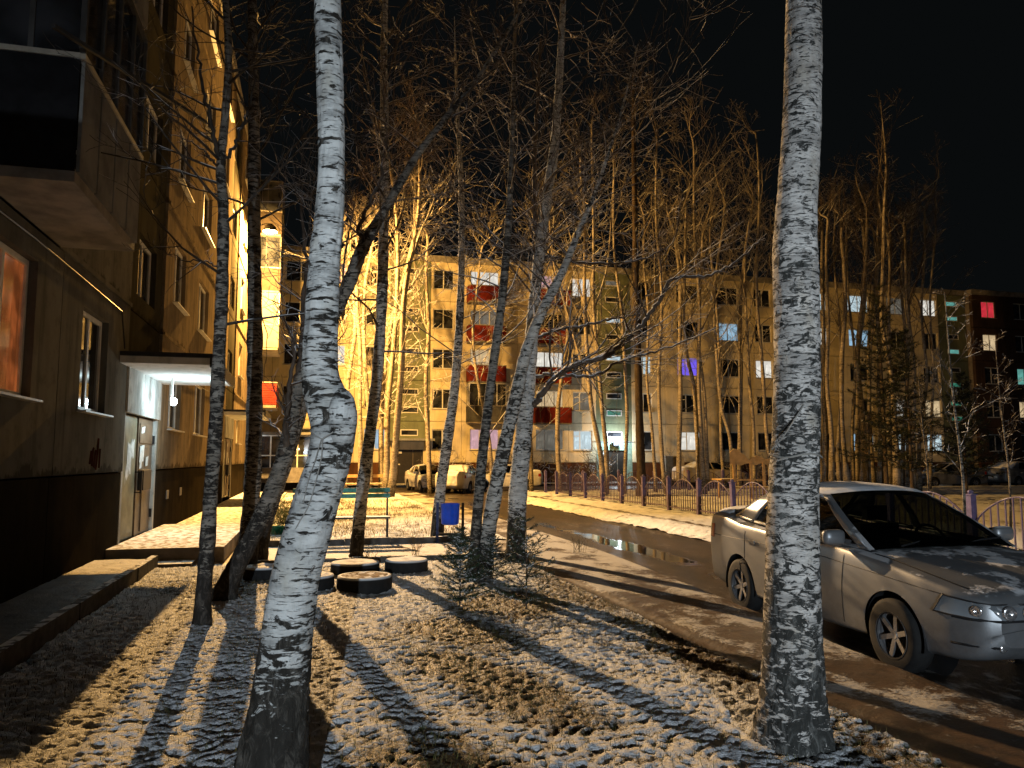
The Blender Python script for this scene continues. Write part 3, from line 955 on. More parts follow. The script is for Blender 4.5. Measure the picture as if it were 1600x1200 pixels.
def grow(G_, p, d, L, r, lvl, rn, rmin, up=.12, kids=6, seg=None, sides=None, wig=.22):
    n = seg or (6 if lvl > 1 else 4 if lvl == 1 else 3)
    pts = [p]; dd = norm(np.array(d, float)); st = L / n
    for i in range(n):
        dd = norm(dd + np.array([rn.gauss(0, wig), rn.gauss(0, wig), rn.gauss(0, wig * .7) + up]) * (.55 if lvl > 1 else .9))
        pts.append(pts[-1] + dd * st)
    pts = np.array(pts)
    rr = np.linspace(r, max(rmin, r * .28), n + 1)
    G_.tube(pts, rr, sides or (5 if lvl > 1 else 3), cap=False)
    if lvl <= 0: return
    for k in range(kids):
        t = .22 + .76 * (k + rn.random()) / kids
        f = t * n; i = min(n - 1, int(f)); q = pts[i] + (pts[i + 1] - pts[i]) * (f - i)
        a = norm(pts[i + 1] - pts[i])
        rv = norm(np.array([rn.gauss(0, 1), rn.gauss(0, 1), rn.gauss(0, 1)]))
        s = norm(rv - a * np.dot(rv, a))
        ang = rn.uniform(.5, 1.05)
        nd = a * math.cos(ang) + s * math.sin(ang)
        grow(G_, q, nd, L * rn.uniform(.36, .66) * (1.2 - t * .55), max(rmin, (r + (rr[-1] - r) * t) * .55), lvl - 1, rn, rmin, up, max(3, int(kids * .75)), wig=wig)


def tree(name, label, pts, rads, group=None, bark=None, twig=None, hero=0, crown=None, limbs=(), seed=1, cat='tree', sides=10, rmin=.004, flare=None):
    """pts: world points of the trunk, base first; the object stands at its base"""
    pts = np.asarray(pts, float)
    base = pts[0].copy()
    root = thing(name, label, cat, tuple(base), 0, group)
    rn = random.Random(seed)
    P = catmull(pts - base, 8 if not hero else 40)
    R_ = np.interp(np.linspace(0, len(pts) - 1, len(P)), np.arange(len(pts)), rads)
    if not hero and crown and crown.get('sway'):
        u = np.linspace(0, 1, len(P)); a_, b_, c_, d_ = [rn.uniform(0, 6.28) for _ in range(4)]; w_ = crown['sway']
        P[:, 0] += w_ * u * np.sin(a_ + u * rn.uniform(6, 11)) + .35 * w_ * u * np.sin(c_ + u * 23); P[:, 1] += w_ * u * np.sin(b_ + u * rn.uniform(5, 10)) + .35 * w_ * u * np.sin(d_ + u * 19)
    g = Geo()
    if hero:
        n = len(P); m = 72
        th = np.arange(m + 1) * 2 * math.pi / m
        t = np.gradient(P, axis=0); t /= np.linalg.norm(t, axis=1)[:, None]
        a = np.cross(t, [1.0, 0, 0]); a /= np.linalg.norm(a, axis=1)[:, None]; b = np.cross(t, a)
        s = np.concatenate([[0], np.cumsum(np.linalg.norm(np.diff(P, axis=0), axis=1))])
        TH, SS = np.meshgrid(th, s)
        cx, cy = np.cos(TH) * 3, np.sin(TH) * 3
        disp = .010 * (fbm(cx * .8 + 9, SS * 3.2 + cy * .8, 1, 3, 60 + seed) - .5) + .006 * (fbm(cx + cy * .37, SS * 20 + cy, 1.3, 3, 61 + seed) - .5)
        low = sstep(hero, 0, SS)
        rough = np.abs(fbm(cx * 1.6 + 3, SS * 9 + cy * 1.6, 1.4, 4, 62 + seed) - .5)
        disp = disp + (.004 + .045 * low) * (rough - .12)
        RR = R_[:, None] + disp
        if flare: RR = RR + flare * np.exp(-SS / .16) * (1 + .55 * np.sin(TH * 5 + seed) + .3 * np.sin(TH * 3 + 1))
        V = P[:, None, :] + RR[..., None] * (np.cos(TH)[..., None] * a[:, None, :] + np.sin(TH)[..., None] * b[:, None, :])
        g.grid(V[::-1])
    else:
        n = len(P); jit = np.array([rn.uniform(.93, 1.08) for _ in range(n)])
        g.tube(P, R_ * jit, sides)
    g.obj('trunk', bark, root, smooth=True)
    for lp, lr in limbs:
        lp = np.asarray(lp, float) - base
        q = catmull(lp, 8); g = Geo()
        rr_ = np.interp(np.linspace(0, 1, len(q)), np.linspace(0, 1, len(lr)), lr) if hasattr(lr, '__len__') else np.linspace(lr, max(rmin, lr * .25), len(q))
        q[1:-1] += np.array([[rn.gauss(0, 1), rn.gauss(0, 1), rn.gauss(0, 1)] for _ in range(len(q) - 2)]) * .012
        g.tube(q, rr_, 7)
        g.obj('limb', twig, root, smooth=True)
        g = Geo(); n = len(q)
        L = np.linalg.norm(q[-1] - q[0])
        for k in range(int(5 + L * 4)):
            i = rn.randrange(int(n * .15), n - 1); a_ = norm(q[i + 1] - q[i])
            rv = np.array([rn.gauss(0, 1), rn.gauss(0, 1), rn.gauss(0, .7) + .3]); s = norm(rv - a_ * np.dot(rv, a_))
            ang = rn.uniform(.5, .95)
            grow(g, q[i], a_ * math.cos(ang) + s * math.sin(ang), L * rn.uniform(.18, .42), max(rmin, rr_[i] * .45), 1, rn, rmin, .10, 6)
        g.obj('twigs', twig, root, True, kind='stuff')
    if crown:
        g = Geo()
        for k in range(crown.get('fork', 0)):
            i = int(len(P) * rn.uniform(.30, .55)); az = rn.uniform(0, 6.28); H_ = P[-1][2] - P[i][2]
            grow(g, P[i], (math.cos(az) * .38, math.sin(az) * .38, 1), H_ * rn.uniform(.6, .9), R_[i] * .62, 2, rn, rmin, .10, 9, seg=9, sides=6, wig=.12)
        t0, nb, L0, r0 = crown['from'], crown['n'], crown['len'], crown.get('r', .02)
        s = np.linspace(0, 1, len(P))
        for k in range(nb):
            t = t0 + (1 - t0) * ((k + rn.random()) / nb) ** crown.get('pow', .9)
            f = t * (len(P) - 1); i = min(len(P) - 2, int(f)); q = P[i] + (P[i + 1] - P[i]) * (f - i)
            az = rn.uniform(0, 2 * math.pi); el = rn.uniform(crown.get('el0', .35), crown.get('el1', 1.0))
            d = np.array([math.cos(az) * math.cos(el), math.sin(az) * math.cos(el), math.sin(el)])
            L = L0 * rn.uniform(.6, 1.15) * (1.25 - .85 * (t - t0) / (1 - t0))
            rb = min(R_[i] * .55, r0)
            grow(g, q, d, L, max(rmin, rb), crown.get('lvl', 2), rn, rmin, crown.get('up', .06), crown.get('kids', 6))
        g.obj('crown', twig, root, True, kind='stuff')
    return root


def pixtrunk(rows, d, extend=None, z0=0.0, lean=0.0):
    """trunk through sight lines at horizontal distance d; rows (px, py, width px)"""
    P = []; Rr = []
    for i, (px, py, w) in enumerate(rows):
        dd = d
        P.append(wp(px, py, dd)); Rr.append(w * d / 2400.0)
    P[0][2] = min(P[0][2], z0) if abs(P[0][2] - z0) < .5 else P[0][2]
    if extend:
        a, b = P[-2], P[-1]
        t = norm(b - a)
        H = extend - P[-1][2]; n = max(2, int(H / 2.0)); r = Rr[-1]
        for k in range(1, n + 1):
            t = norm(t + np.array([0, 0, .25]))
            P.append(P[-1] + t * (H / n)); Rr.append(r * (1 - .85 * k / n))
    return np.array(P), np.array(Rr)


# the two big birches in front
P, Rr = pixtrunk([(418, 1262, 116), (428, 1180, 104), (437, 1100, 88), (447, 1000, 78), (462, 900, 74), (492, 790, 70), (513, 720, 66), (520, 668, 69), (512, 632, 68), (501, 585, 57),
                  (503, 500, 52), (508, 400, 50), (514, 345, 46), (518, 250, 42), (516, 150, 44), (511, 0, 43), (508, -150, 42)], 3.35, 11.0)
P[0][2] = -.03
limb_up = [wp(x, y, 3.4) for x, y in ((535, 215), (590, 190), (640, 150), (700, 125), (760, 105))]
TB1 = tree('birch_tree', 'big leaning white birch in the left foreground with a string round it', P, Rr, bark=BARK1, twig=TWIG, hero=1.15, seed=3,
           crown=dict(n=16, len=3.2, r=.035, lvl=2, kids=6, **{'from': .78}))
# swelling at the knee, cut limb and scar
g = Geo(); c = wp(534, 655, 3.30) - np.array(TB1.location)
u = np.linspace(0, math.pi, 20); v = np.linspace(0, 2 * math.pi, 28)
U, V = np.meshgrid(u, v, indexing='ij')
rr = .088 * (1 + .16 * (fbm(np.cos(V) * 2 + U, np.sin(V) * 2, 1.5, 3, 5) - .5))
g.grid(np.stack([c[0] + rr * np.sin(U) * np.cos(V) * .75, c[1] + rr * np.sin(U) * np.sin(V) * .9, c[2] + rr * np.cos(U) * 1.5], -1))
g.obj('burl', BARK1, TB1, smooth=True)
# the string: a loop round the trunk, a fork and two hanging ends
M_STRING = plain('grey_string', (.25, .24, .22), .8, var=.2)
st = Geo(); f3 = lambda x, y, d=3.24: wp(x, y, d) - np.array(TB1.location)
st.tube(catmull([f3(549, 655, 3.30), f3(540, 662, 3.25), f3(522, 674, 3.235), f3(503, 686, 3.235)], 5), .0028, 6)
st.tube(catmull([f3(485, 673, 3.27), f3(492, 680, 3.245), f3(503, 686, 3.235)], 4), .0024, 6)
st.tube(catmull([f3(504, 686, 3.235), f3(502, 715, 3.24), f3(494, 750, 3.242), f3(482, 790, 3.243), f3(468, 815, 3.245), f3(460, 830, 3.26)], 6), .0026, 6)
st.tube(catmull([f3(502, 686, 3.235), f3(492, 720, 3.245), f3(482, 750, 3.25), f3(474, 785, 3.255)], 6), .0022, 6)
so = st.obj('string', M_STRING, label='grey string tied round the big leaning birch', cat='string')
so.location = TB1.location

P, Rr = pixtrunk([(1237, 1150, 104), (1238, 1110, 96), (1238, 1050, 90), (1238, 900, 80), (1239, 800, 76), (1243, 700, 73), (1245, 600, 70), (1245, 500, 69), (1242, 400, 70), (1243, 350, 66),
                  (1246, 300, 62), (1252, 200, 60), (1255, 100, 58), (1256, 0, 55), (1258, -150, 50)], 4.45, 12.0)
P[0][2] = -.04
TB2 = tree('birch_tree', 'thick upright birch in the right foreground in front of the silver car', P, Rr, bark=BARK2, twig=TWIG, hero=.9, seed=8, flare=.030,
           crown=dict(n=14, len=3.4, r=.035, lvl=2, kids=6, **{'from': .82}))
# rope round the right birch
st = Geo(); f4 = lambda x, y, d=4.30: wp(x, y, d) - np.array(TB2.location)
ring = []
cc = wp(1243, 712, 4.45) - np.array(TB2.location)
for k in range(25):
    a = 2 * math.pi * k / 24; ring.append(cc + np.array([math.cos(a) * .142, math.sin(a) * .142, .012 * math.sin(3 * a)]))
st.tube(np.array(ring), .006, 6)
st.tube(catmull([f4(1206, 702, 4.36), f4(1224, 682, 4.30), f4(1242, 655, 4.295), f4(1256, 632, 4.31)], 6), .004, 6)
so = st.obj('rope', M_STRING, label='thin rope knotted round the thick right birch', cat='rope'); so.location = TB2.location


def ptree(label, rows, d, ext=None, bark=BARK3, twig=TWIG, crown=None, limbs=(), seed=1, name='birch_tree', group=None, sides=12, z0=0.0, rmin=None):
    P, Rr = pixtrunk(rows, d, ext, z0)
    P[0][2] = z0 - .06
    return tree(name, label, P, Rr, group, bark, twig, 0, crown, [([wp(x, y, dd) for x, y, dd in L], r) for L, r in limbs], seed, sides=sides, rmin=rmin or max(.0022, d * .00030))


cr = lambda frm, n, ln, **k: dict({'from': frm, 'n': n, 'len': ln}, **k)

ptree('slim dark trunk left of the doorway path, nearest the left block', [(316, 968, 30), (318, 930, 24), (324, 850, 23), (330, 760, 22), (336, 680, 21), (342, 560, 20), (347, 450, 19), (349, 330, 17), (345, 260, 15), (352, 180, 13), (357, 80, 12), (350, -40, 10)], 7.5, 10.5,
      bark=BARKD, twig=TWIGD, crown=cr(.42, 20, 1.5, r=.016, lvl=2, kids=5, el0=-.1, el1=.9), seed=11,
      limbs=[([(347, 265, 7.5), (335, 215, 7.4), (322, 160, 7.3), (312, 90, 7.3), (300, 10, 7.2)], .028), ([(348, 262, 7.5), (372, 215, 7.5), (388, 170, 7.6), (402, 100, 7.6)], .022),
             ([(346, 258, 7.5), (325, 245, 7.3), (298, 222, 7.2), (262, 205, 7.1)], .013), ([(345, 420, 7.5), (318, 408, 7.4), (280, 404, 7.3), (248, 385, 7.2)], .010)])
ptree('dark trunk passing the orange lamp, second from the left block', [(384, 885, 40), (388, 850, 29), (395, 740, 25), (398, 600, 24), (398, 480, 23), (397, 380, 21), (397, 250, 19), (396, 120, 16), (394, 0, 14), (394, -80, 13)], 11.0, 12,
      bark=BARKD, twig=TWIGD, crown=cr(.45, 24, 1.9, r=.02, lvl=2, kids=6), seed=12)
ptree('leaning double trunk rising behind the big birch, root by the tyres', [(345, 930, 46), (362, 900, 30), (388, 850, 27), (412, 800, 26), (435, 740, 25), (450, 690, 24), (465, 610, 24), (492, 560, 23), (518, 500, 22), (546, 440, 21), (568, 385, 20), (600, 330, 15), (650, 245, 12), (700, 180, 10), (748, 120, 8)], 8.8, 8.5,
      bark=BARKD, twig=TWIG, crown=cr(.42, 18, 1.5, r=.014, lvl=2, kids=6), seed=13,
      limbs=[([(463, 620, 8.8), (470, 560, 8.85), (474, 500, 8.9), (478, 420, 8.9), (470, 300, 9)], .055), ([(568, 385, 8.8), (562, 350, 8.8), (590, 290, 8.8), (604, 220, 8.9), (598, 120, 9)], .03),
             ([(440, 730, 8.8), (446, 680, 8.7), (452, 600, 8.6), (462, 520, 8.6)], .05)])
ptree('leaning slim trunk beside the green planter behind the big birch', [(404, 872, 26), (413, 830, 20), (430, 775, 19), (455, 700, 18), (478, 610, 17), (494, 500, 15), (500, 380, 12)], 11.9, 9, bark=BARKD, twig=TWIGD, crown=cr(.5, 12, 1.3, r=.012, kids=5), seed=14)
ptree('straight dark birch standing in front of the bench', [(556, 872, 24), (558, 850, 20), (567, 760, 19), (578, 680, 18), (590, 580, 17), (597, 460, 17), (600, 330, 16), (601, 200, 14), (600, 80, 11), (603, -40, 9)], 12.3, 13.5,
      bark=BARK3, twig=TWIG, crown=cr(.38, 30, 2.2, r=.018, kids=6, el0=.1), seed=15)
ptree('slim birch rising behind the blue litter bin', [(683, 790, 22), (688, 770, 17), (699, 690, 16), (710, 610, 15), (717, 520, 13), (721, 420, 11), (721, 300, 9), (716, 200, 7)], 15.6, 11,
      bark=BARK3, twig=TWIG, crown=cr(.36, 26, 2.2, r=.014, kids=6), seed=16)
ptree('thinner left stem of the twin birch behind the small spruces', [(736, 902, 22), (742, 850, 17), (752, 730, 16), (762, 640, 15), (772, 560, 14), (784, 470, 14), (793, 370, 12), (799, 250, 9), (803, 120, 7)], 10.2, 10,
      bark=BARKD, twig=TWIG, crown=cr(.40, 26, 1.7, r=.012, kids=6, el0=.2), seed=17)
ptree('thicker right stem of the twin birch behind the small spruces', [(752, 898, 34), (760, 850, 24), (775, 760, 23), (792, 680, 22), (808, 610, 21), (822, 550, 19), (845, 490, 17), (876, 430, 14), (905, 360, 10), (930, 300, 7)], 10.3, 7.5,
      bark=BARK3, twig=TWIG, crown=cr(.5, 18, 1.5, r=.012, kids=6), seed=18)
ptree('white spotted birch with a long limb reaching right, by the small spruces', [(806, 872, 42), (806, 850, 31), (810, 760, 30), (818, 680, 27), (824, 600, 25), (831, 520, 22), (838, 440, 18), (850, 340, 18), (866, 230, 16), (874, 120, 13), (880, 0, 10), (884, -80, 8)], 12.2, 13.5,
      bark=BARK1, twig=TWIG, crown=cr(.42, 30, 2.3, r=.018, kids=7, el0=.15), seed=19,
      limbs=[([(828, 634, 12.2), (842, 625, 12.1), (858, 600, 12.0), (880, 580, 11.9), (905, 568, 11.9), (938, 560, 11.8), (975, 535, 11.8), (1000, 510, 11.7), (1030, 470, 11.6), (1052, 436, 11.6), (1100, 432, 11.5), (1140, 415, 11.5), (1185, 380, 11.4)], [.055, .05, .045, .04, .032, .022, .012]),
             ([(832, 590, 12.2), (870, 583, 12.1), (920, 588, 12.0), (980, 560, 12.0), (1040, 545, 11.9), (1120, 512, 11.9)], [.035, .028, .02, .01]),
             ([(836, 530, 12.2), (870, 515, 12.2), (915, 508, 12.3), (950, 500, 12.3), (1000, 490, 12.3)], [.03, .022, .012]),
             ([(846, 400, 12.2), (880, 405, 12.2), (940, 412, 12.3), (1000, 405, 12.4), (1050, 380, 12.5), (1060, 340, 12.5)], [.03, .024, .014, .008]),
             ([(836, 470, 12.2), (838, 380, 12.2), (834, 280, 12.3), (838, 180, 12.3), (845, 60, 12.4)], [.045, .04, .03, .02]),
             ([(848, 350, 12.2), (900, 300, 12.1), (960, 240, 12.1), (1010, 170, 12), (1060, 80, 12), (1085, 10, 12)], [.022, .018, .012, .006])])
ptree('dark straight tree beside the far lit entrance, behind the fence', [(1003, 775, 19), (1002, 740, 14), (999, 650, 12), (997, 560, 11), (994, 450, 10), (992, 330, 9), (990, 200, 7)], 33, 19,
      bark=plain('dark_spruce_bark', (.035, .025, .018), .9, var=.4, scale=8), twig=TWIGD, crown=cr(.45, 20, 2.6, r=.03, kids=5), seed=20, z0=0)

# the birches further off; rows are sight lines of base, middle and upper trunk
far = [
    # label, [(px, py, w)...], distance, height
    ('pale birch by the dark far doorway, lit orange, leftmost of three', [(602, 772, 15), (607, 690, 11), (612, 560, 9), (618, 420, 8), (612, 260, 6)], 34, 17),
    ('pale birch with an S bend right of the dark far doorway path', [(610, 768, 16), (620, 690, 13), (628, 590, 12), (634, 460, 10), (646, 330, 8), (652, 200, 5)], 32, 17),
    ('slender lit birch with two tops above the dark far doorway', [(596, 760, 12), (598, 640, 9), (606, 520, 8), (640, 380, 7), (655, 240, 5)], 37, 18),
    ('slender birch in front of the pink window at the far block', [(768, 762, 7), (764, 690, 6), (748, 600, 6), (745, 500, 5), (750, 400, 4)], 39, 14),
    ('lit birch at the left of the far entrance, its trunk forked low', [(944, 775, 13), (938, 710, 10), (926, 630, 9), (918, 540, 8), (912, 420, 7), (906, 300, 5)], 34, 18),
    ('lit birch leaning on its forked neighbour left of the far entrance', [(948, 772, 12), (946, 700, 9), (938, 610, 8), (932, 500, 7), (930, 380, 6), (928, 200, 4)], 34.5, 19),
    ('thin birch crossing the glow of the far entrance lamp', [(976, 768, 8), (978, 690, 7), (975, 610, 7), (968, 500, 6), (964, 400, 5), (966, 250, 4)], 35, 18),
    ('thin birch first to the right of the far entrance', [(1026, 765, 7), (1020, 690, 6), (1014, 600, 5), (1010, 500, 5), (1004, 380, 4)], 37, 17),
    ('pale birch left of the white lit ground floor window', [(1040, 768, 9), (1035, 700, 8), (1031, 600, 7), (1028, 480, 6), (1026, 350, 5), (1028, 220, 4)], 36, 19),
    ('pale birch crossing the white lit window right edge', [(1092, 772, 10), (1089, 700, 8), (1083, 620, 8), (1077, 560, 7), (1070, 460, 6), (1072, 330, 5)], 36, 18),
    ('thick lit birch just right of the white lit window', [(1101, 776, 12), (1097, 700, 9), (1094, 620, 8), (1089, 500, 7), (1085, 380, 6), (1083, 240, 4)], 35, 19),
    ('brown thin trunk close behind the thick lit birch', [(1105, 766, 9), (1103, 690, 7), (1099, 600, 6), (1098, 500, 5), (1100, 380, 4)], 38, 17),
    ('lit birch leaning left in front of the dark ground floor window', [(1146, 765, 8), (1140, 690, 7), (1130, 640, 7), (1122, 570, 6), (1118, 450, 5), (1121, 330, 4)], 38, 18),
    ('slim birch left of the wooden play house', [(1132, 762, 7), (1128, 690, 6), (1124, 600, 5), (1118, 480, 5), (1112, 360, 4)], 40, 17),
    ('slim birch rising behind the wooden play house', [(1180, 765, 8), (1177, 680, 6), (1172, 600, 6), (1166, 480, 5), (1168, 340, 4)], 38, 18),
    ('birch at the left edge of the thick foreground birch', [(1206, 770, 8), (1199, 690, 7), (1194, 600, 7), (1188, 480, 6), (1180, 350, 5), (1176, 220, 3)], 36, 19),
]
for i, (lab, rows, d, H) in enumerate(far):
    H = H * (1.0 if rows[0][0] < 700 else .98 if rows[0][0] < 960 else .95)
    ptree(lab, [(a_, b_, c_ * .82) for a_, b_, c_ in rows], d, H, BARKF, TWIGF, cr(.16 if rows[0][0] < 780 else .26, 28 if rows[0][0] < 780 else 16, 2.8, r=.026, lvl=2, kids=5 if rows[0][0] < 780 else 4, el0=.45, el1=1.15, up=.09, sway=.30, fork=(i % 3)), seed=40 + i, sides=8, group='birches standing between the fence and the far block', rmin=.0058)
ORD = 'first second third fourth fifth sixth seventh eighth ninth tenth eleventh twelfth thirteenth fourteenth fifteenth sixteenth seventeenth eighteenth'.split()
grove = [(1283, 7, 38, -12), (1291, 9, 37, -8), (1299, 8, 36, -10), (1312, 6, 40, -4), (1324, 10, 36, -14), (1334, 6, 39, -6), (1341, 9, 37, 4), (1349, 10, 35, -3), (1357, 7, 38, 6), (1366, 6, 40, -6), (1374, 8, 37, 2), (1391, 8, 36, -6), (1401, 10, 34, -18),
         (1409, 7, 38, 3), (1417, 6, 40, 8), (1428, 8, 36, -8), (1437, 6, 38, 14), (1452, 5, 41, 10)]
for i, (px, w, d, ln) in enumerate(grove):
    rr = random.Random(300 + i)
    y0 = 718 + 1.55 * 1200 / d
    rows = [(px, y0, w * 1.3)]
    for k, y in enumerate((680, 590, 480, 360)):
        rows.append((px + ln * (k + 1) / 4 + rr.uniform(-3, 3), y, w * .85 * (1 - .13 * k)))
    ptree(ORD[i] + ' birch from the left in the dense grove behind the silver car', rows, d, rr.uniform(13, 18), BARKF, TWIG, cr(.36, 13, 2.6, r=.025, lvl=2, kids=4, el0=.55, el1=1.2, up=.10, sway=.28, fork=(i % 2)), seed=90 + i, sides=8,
          group='birches of the dense grove behind the silver car', rmin=.0058)
back = [(540, 36, 14), (562, 38, 15), (578, 40, 16), (672, 38, 16), (830, 42, 17), (875, 41, 16), (1060, 42, 17), (1155, 42, 17), (1215, 41, 16)]
for i, (px, d, H) in enumerate(back):
    rr = random.Random(500 + i)
    y0 = 718 + 1.55 * 1200 / d
    rows = [(px, y0, 8), (px + rr.uniform(-6, 6), 640, 7), (px + rr.uniform(-12, 12), 520, 6), (px + rr.uniform(-16, 16), 400, 5)]
    P = wp(px, y0, d)
    if P[1] > 37.3 and P[0] > -3: d = 36.5 / P[1] * d; rows[0] = (px, 718 + 1.55 * 1200 / d, 8)
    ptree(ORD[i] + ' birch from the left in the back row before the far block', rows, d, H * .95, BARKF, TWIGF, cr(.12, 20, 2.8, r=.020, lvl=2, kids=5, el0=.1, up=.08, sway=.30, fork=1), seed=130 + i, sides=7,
          group='back row of young birches before the far block', rmin=.0058)


# ------------------------------------------------------------------ conifers
NEEDLE = plain('spruce_needles', (.020, .040, .016), .7, var=.5, scale=5, bump=0, snow=.35)
NEEDLEB = plain('spruce_needles_far', (.008, .013, .007), .9, var=.5, scale=3, bump=0, snow=.08)
SBARK = plain('spruce_bark', (.06, .045, .032), .9, var=.5, scale=20)


def spruce(label, base, H, rad, seed, tiers, per, nl=.018, nw=.0022, mat=None, z_from=.08, dens=150, droop=.15, far=False, group=None, sparse=1.0):
    rn = random.Random(seed); rs = np.random.RandomState(seed)
    root = thing('spruce_tree', label, 'spruce', base, 0, group)
    g = Geo(); g.tube([(0, 0, -.05), (0.01, 0, H * .5), (0, 0.01, H)], [max(.008, H * .011), H * .007, .003], 7); g.obj('trunk', SBARK, root)
    br = Geo(); segs = []
    for k in range(tiers):
        t = z_from + (1 - z_from) * (k / tiers) ** .9
        z = H * t; L0 = rad * (1 - t) ** .8 * 1.0 + .04 * H * .3
        for j in range(per):
            if rn.random() > sparse: continue
            az = 2 * math.pi * (j + rn.random() * .8) / per + k
            L = L0 * rn.uniform(.65, 1.15)
            el = .45 - .55 * (1 - t) * (droop / .15) * .6 + rn.uniform(-.15, .15)
            d = np.array([math.cos(az) * math.cos(el), math.sin(az) * math.cos(el), math.sin(el)])
            p0 = np.array([0, 0, z]); pts = [p0]; n = 4
            for i in range(n):
                d = norm(d + np.array([0, 0, .07]) + rs.normal(0, .06, 3)); pts.append(pts[-1] + d * L / n)
            pts = np.array(pts); br.tube(pts, np.linspace(max(.003, L * .014), .0018 if not far else .006, n + 1), 3, cap=False); segs += list(zip(pts[:-1], pts[1:]))
            side = norm(np.cross(d, [0, 0, 1]))
            for i in range(1, n + 1):
                for sg in (-1, 1):
                    l2 = L * .42 * (1.1 - i / (n + 1)) * rn.uniform(.7, 1.2)
                    d2 = norm(norm(pts[i] - pts[i - 1]) + side * sg * .95 + np.array([0, 0, rn.uniform(-.25, .1)]))
                    q = pts[i] if i < n else pts[i] - (pts[i] - pts[i - 1]) * .4
                    e = q + d2 * l2; segs.append((q, e)); br.tube([q, e], [.0022 if not far else .006, .0014 if not far else .004], 3, cap=False)
    br.obj('branches', SBARK, root, kind='stuff')
    A = np.array([s[0] for s in segs]); B = np.array([s[1] for s in segs])
    Ls = np.linalg.norm(B - A, axis=1); cnt = np.maximum(3, (Ls * dens).astype(int))
    idx = np.repeat(np.arange(len(A)), cnt); m = len(idx)
    t = rs.rand(m)[:, None]; p = A[idx] + (B[idx] - A[idx]) * t
    ax = (B - A)[idx] / Ls[idx][:, None]
    rv = rs.normal(0, 1, (m, 3)); rv[:, 2] += .2
    s = rv - ax * (rv * ax).sum(1)[:, None]; s /= np.linalg.norm(s, axis=1)[:, None]
    d = s * .8 + ax * .6; d /= np.linalg.norm(d, axis=1)[:, None]
    w = np.cross(d, ax); w /= (np.linalg.norm(w, axis=1)[:, None] + 1e-9)
    ln = nl * rs.uniform(.7, 1.3, m)[:, None]
    v = np.stack([p - w * nw, p + w * nw, p + d * ln], 1).reshape(-1, 3)
    g = Geo(); g.add(v, None, np.arange(m * 3).reshape(-1, 3)); g.obj('needles', mat or NEEDLE, root, kind='stuff')
    return root


b1 = gp(718, 946); spruce('bushy knee high spruce in front of the twin birch', (b1[0], b1[1], 0), .84, .42, 5, 12, 8, .028, .0022, dens=270)
b2 = gp(822, 948); spruce('sparse young spruce with a tall bare leader, right of the bushy one', (b2[0], b2[1], 0), .98, .66, 6, 9, 6, .026, .0021, dens=210, sparse=.8, z_from=.08)
b3 = gp(770, 905); spruce('small dark spruce between the bushy one and the spotted birch', (b3[0], b3[1], 0), .56, .40, 9, 9, 7, .026, .0021, dens=230)
for i, (px, d, H, rad, lab) in enumerate(((1385, 30, 8.6, 2.1, 'tall dark spruce in the grove behind the car roof'), (1425, 28, 6.4, 2.0, 'wide dark spruce right of the tall one in the grove'), 
                                     (1510, 30, 5.0, 1.9, 'dark spruce before the parked dark cars at the right'))):
    P = wp(px, 750, d)
    spruce(lab, (P[0], P[1], 0), H, rad, 20 + i, 20, 7, .13, .009, NEEDLEB, .18, 55, .19, True, None, .72)
for i, (px, y0, lab) in enumerate(((1508, 878, 'bare sapling inside the fence above the car bonnet'), (1575, 800, 'bare sapling inside the fence near the right edge'), (1448, 800, 'thin bare sapling inside the fence above the windscreen'))):
    P = gp(px, y0) if i == 0 else wp(px, 760, 14 + i * 3)
    tree('sapling', lab, [(P[0], P[1], -.05), (P[0] + .05, P[1], 1.2), (P[0] - .05, P[1], 2.6), (P[0], P[1] + .1, 4.2)], [.028, .022, .016, .006], None, BARKD, TWIGD, 0, cr(.35, 12, .8, r=.008, kids=5), (), 77 + i, 'sapling', 7, .004)


# ------------------------------------------------------------------ fence: purple posts and hooped panels
M_PURPLE = plain('purple_fence_paint', (.085, .065, .115), .6, var=.35, scale=6, snow=.12)
M_FPOST = plain('purple_post_paint', (.10, .08, .17), .6, var=.35, scale=6, snow=.2)
PITCH_F = 1.87
post = Geo(); post.box((-.055, -.055, -.25), (.055, .055, .96)); post.box((-.07, -.07, .961), (.07, .07, .985)); post.lathe([(.0, 1.055), (.035, 1.045), (.05, 1.015), (.035, .985)], sides=10)
ME_POST = post.mesh('post', M_FPOST)
g = Geo(); a0, a1 = .09, PITCH_F - .09; cxm = PITCH_F / 2
arc = [(a0 + (a1 - a0) * k / 20, 0, .56 + .42 * math.sin(math.pi * k / 20) ** .8) for k in range(21)]
g.tube(arc, .016, 6); g.bar((a0 - .03, 0, .13), (a1 + .03, 0, .13), .03, .03); g.bar((a0 - .03, 0, .56), (a0 + .02, 0, .56), .03, .03)
g.bar((a0 - .03, 0, .30), (a0 + .28, 0, .30), .02); g.bar((a1 - .28, 0, .30), (a1 + .03, 0, .30), .02)
ME_ARCH = g.mesh('hoop_panel', M_PURPLE)
g = Geo(); g.bar((0, 0, 0), (0, 0, 1), .020, .020); ME_BAR = g.mesh('bar', M_PURPLE)


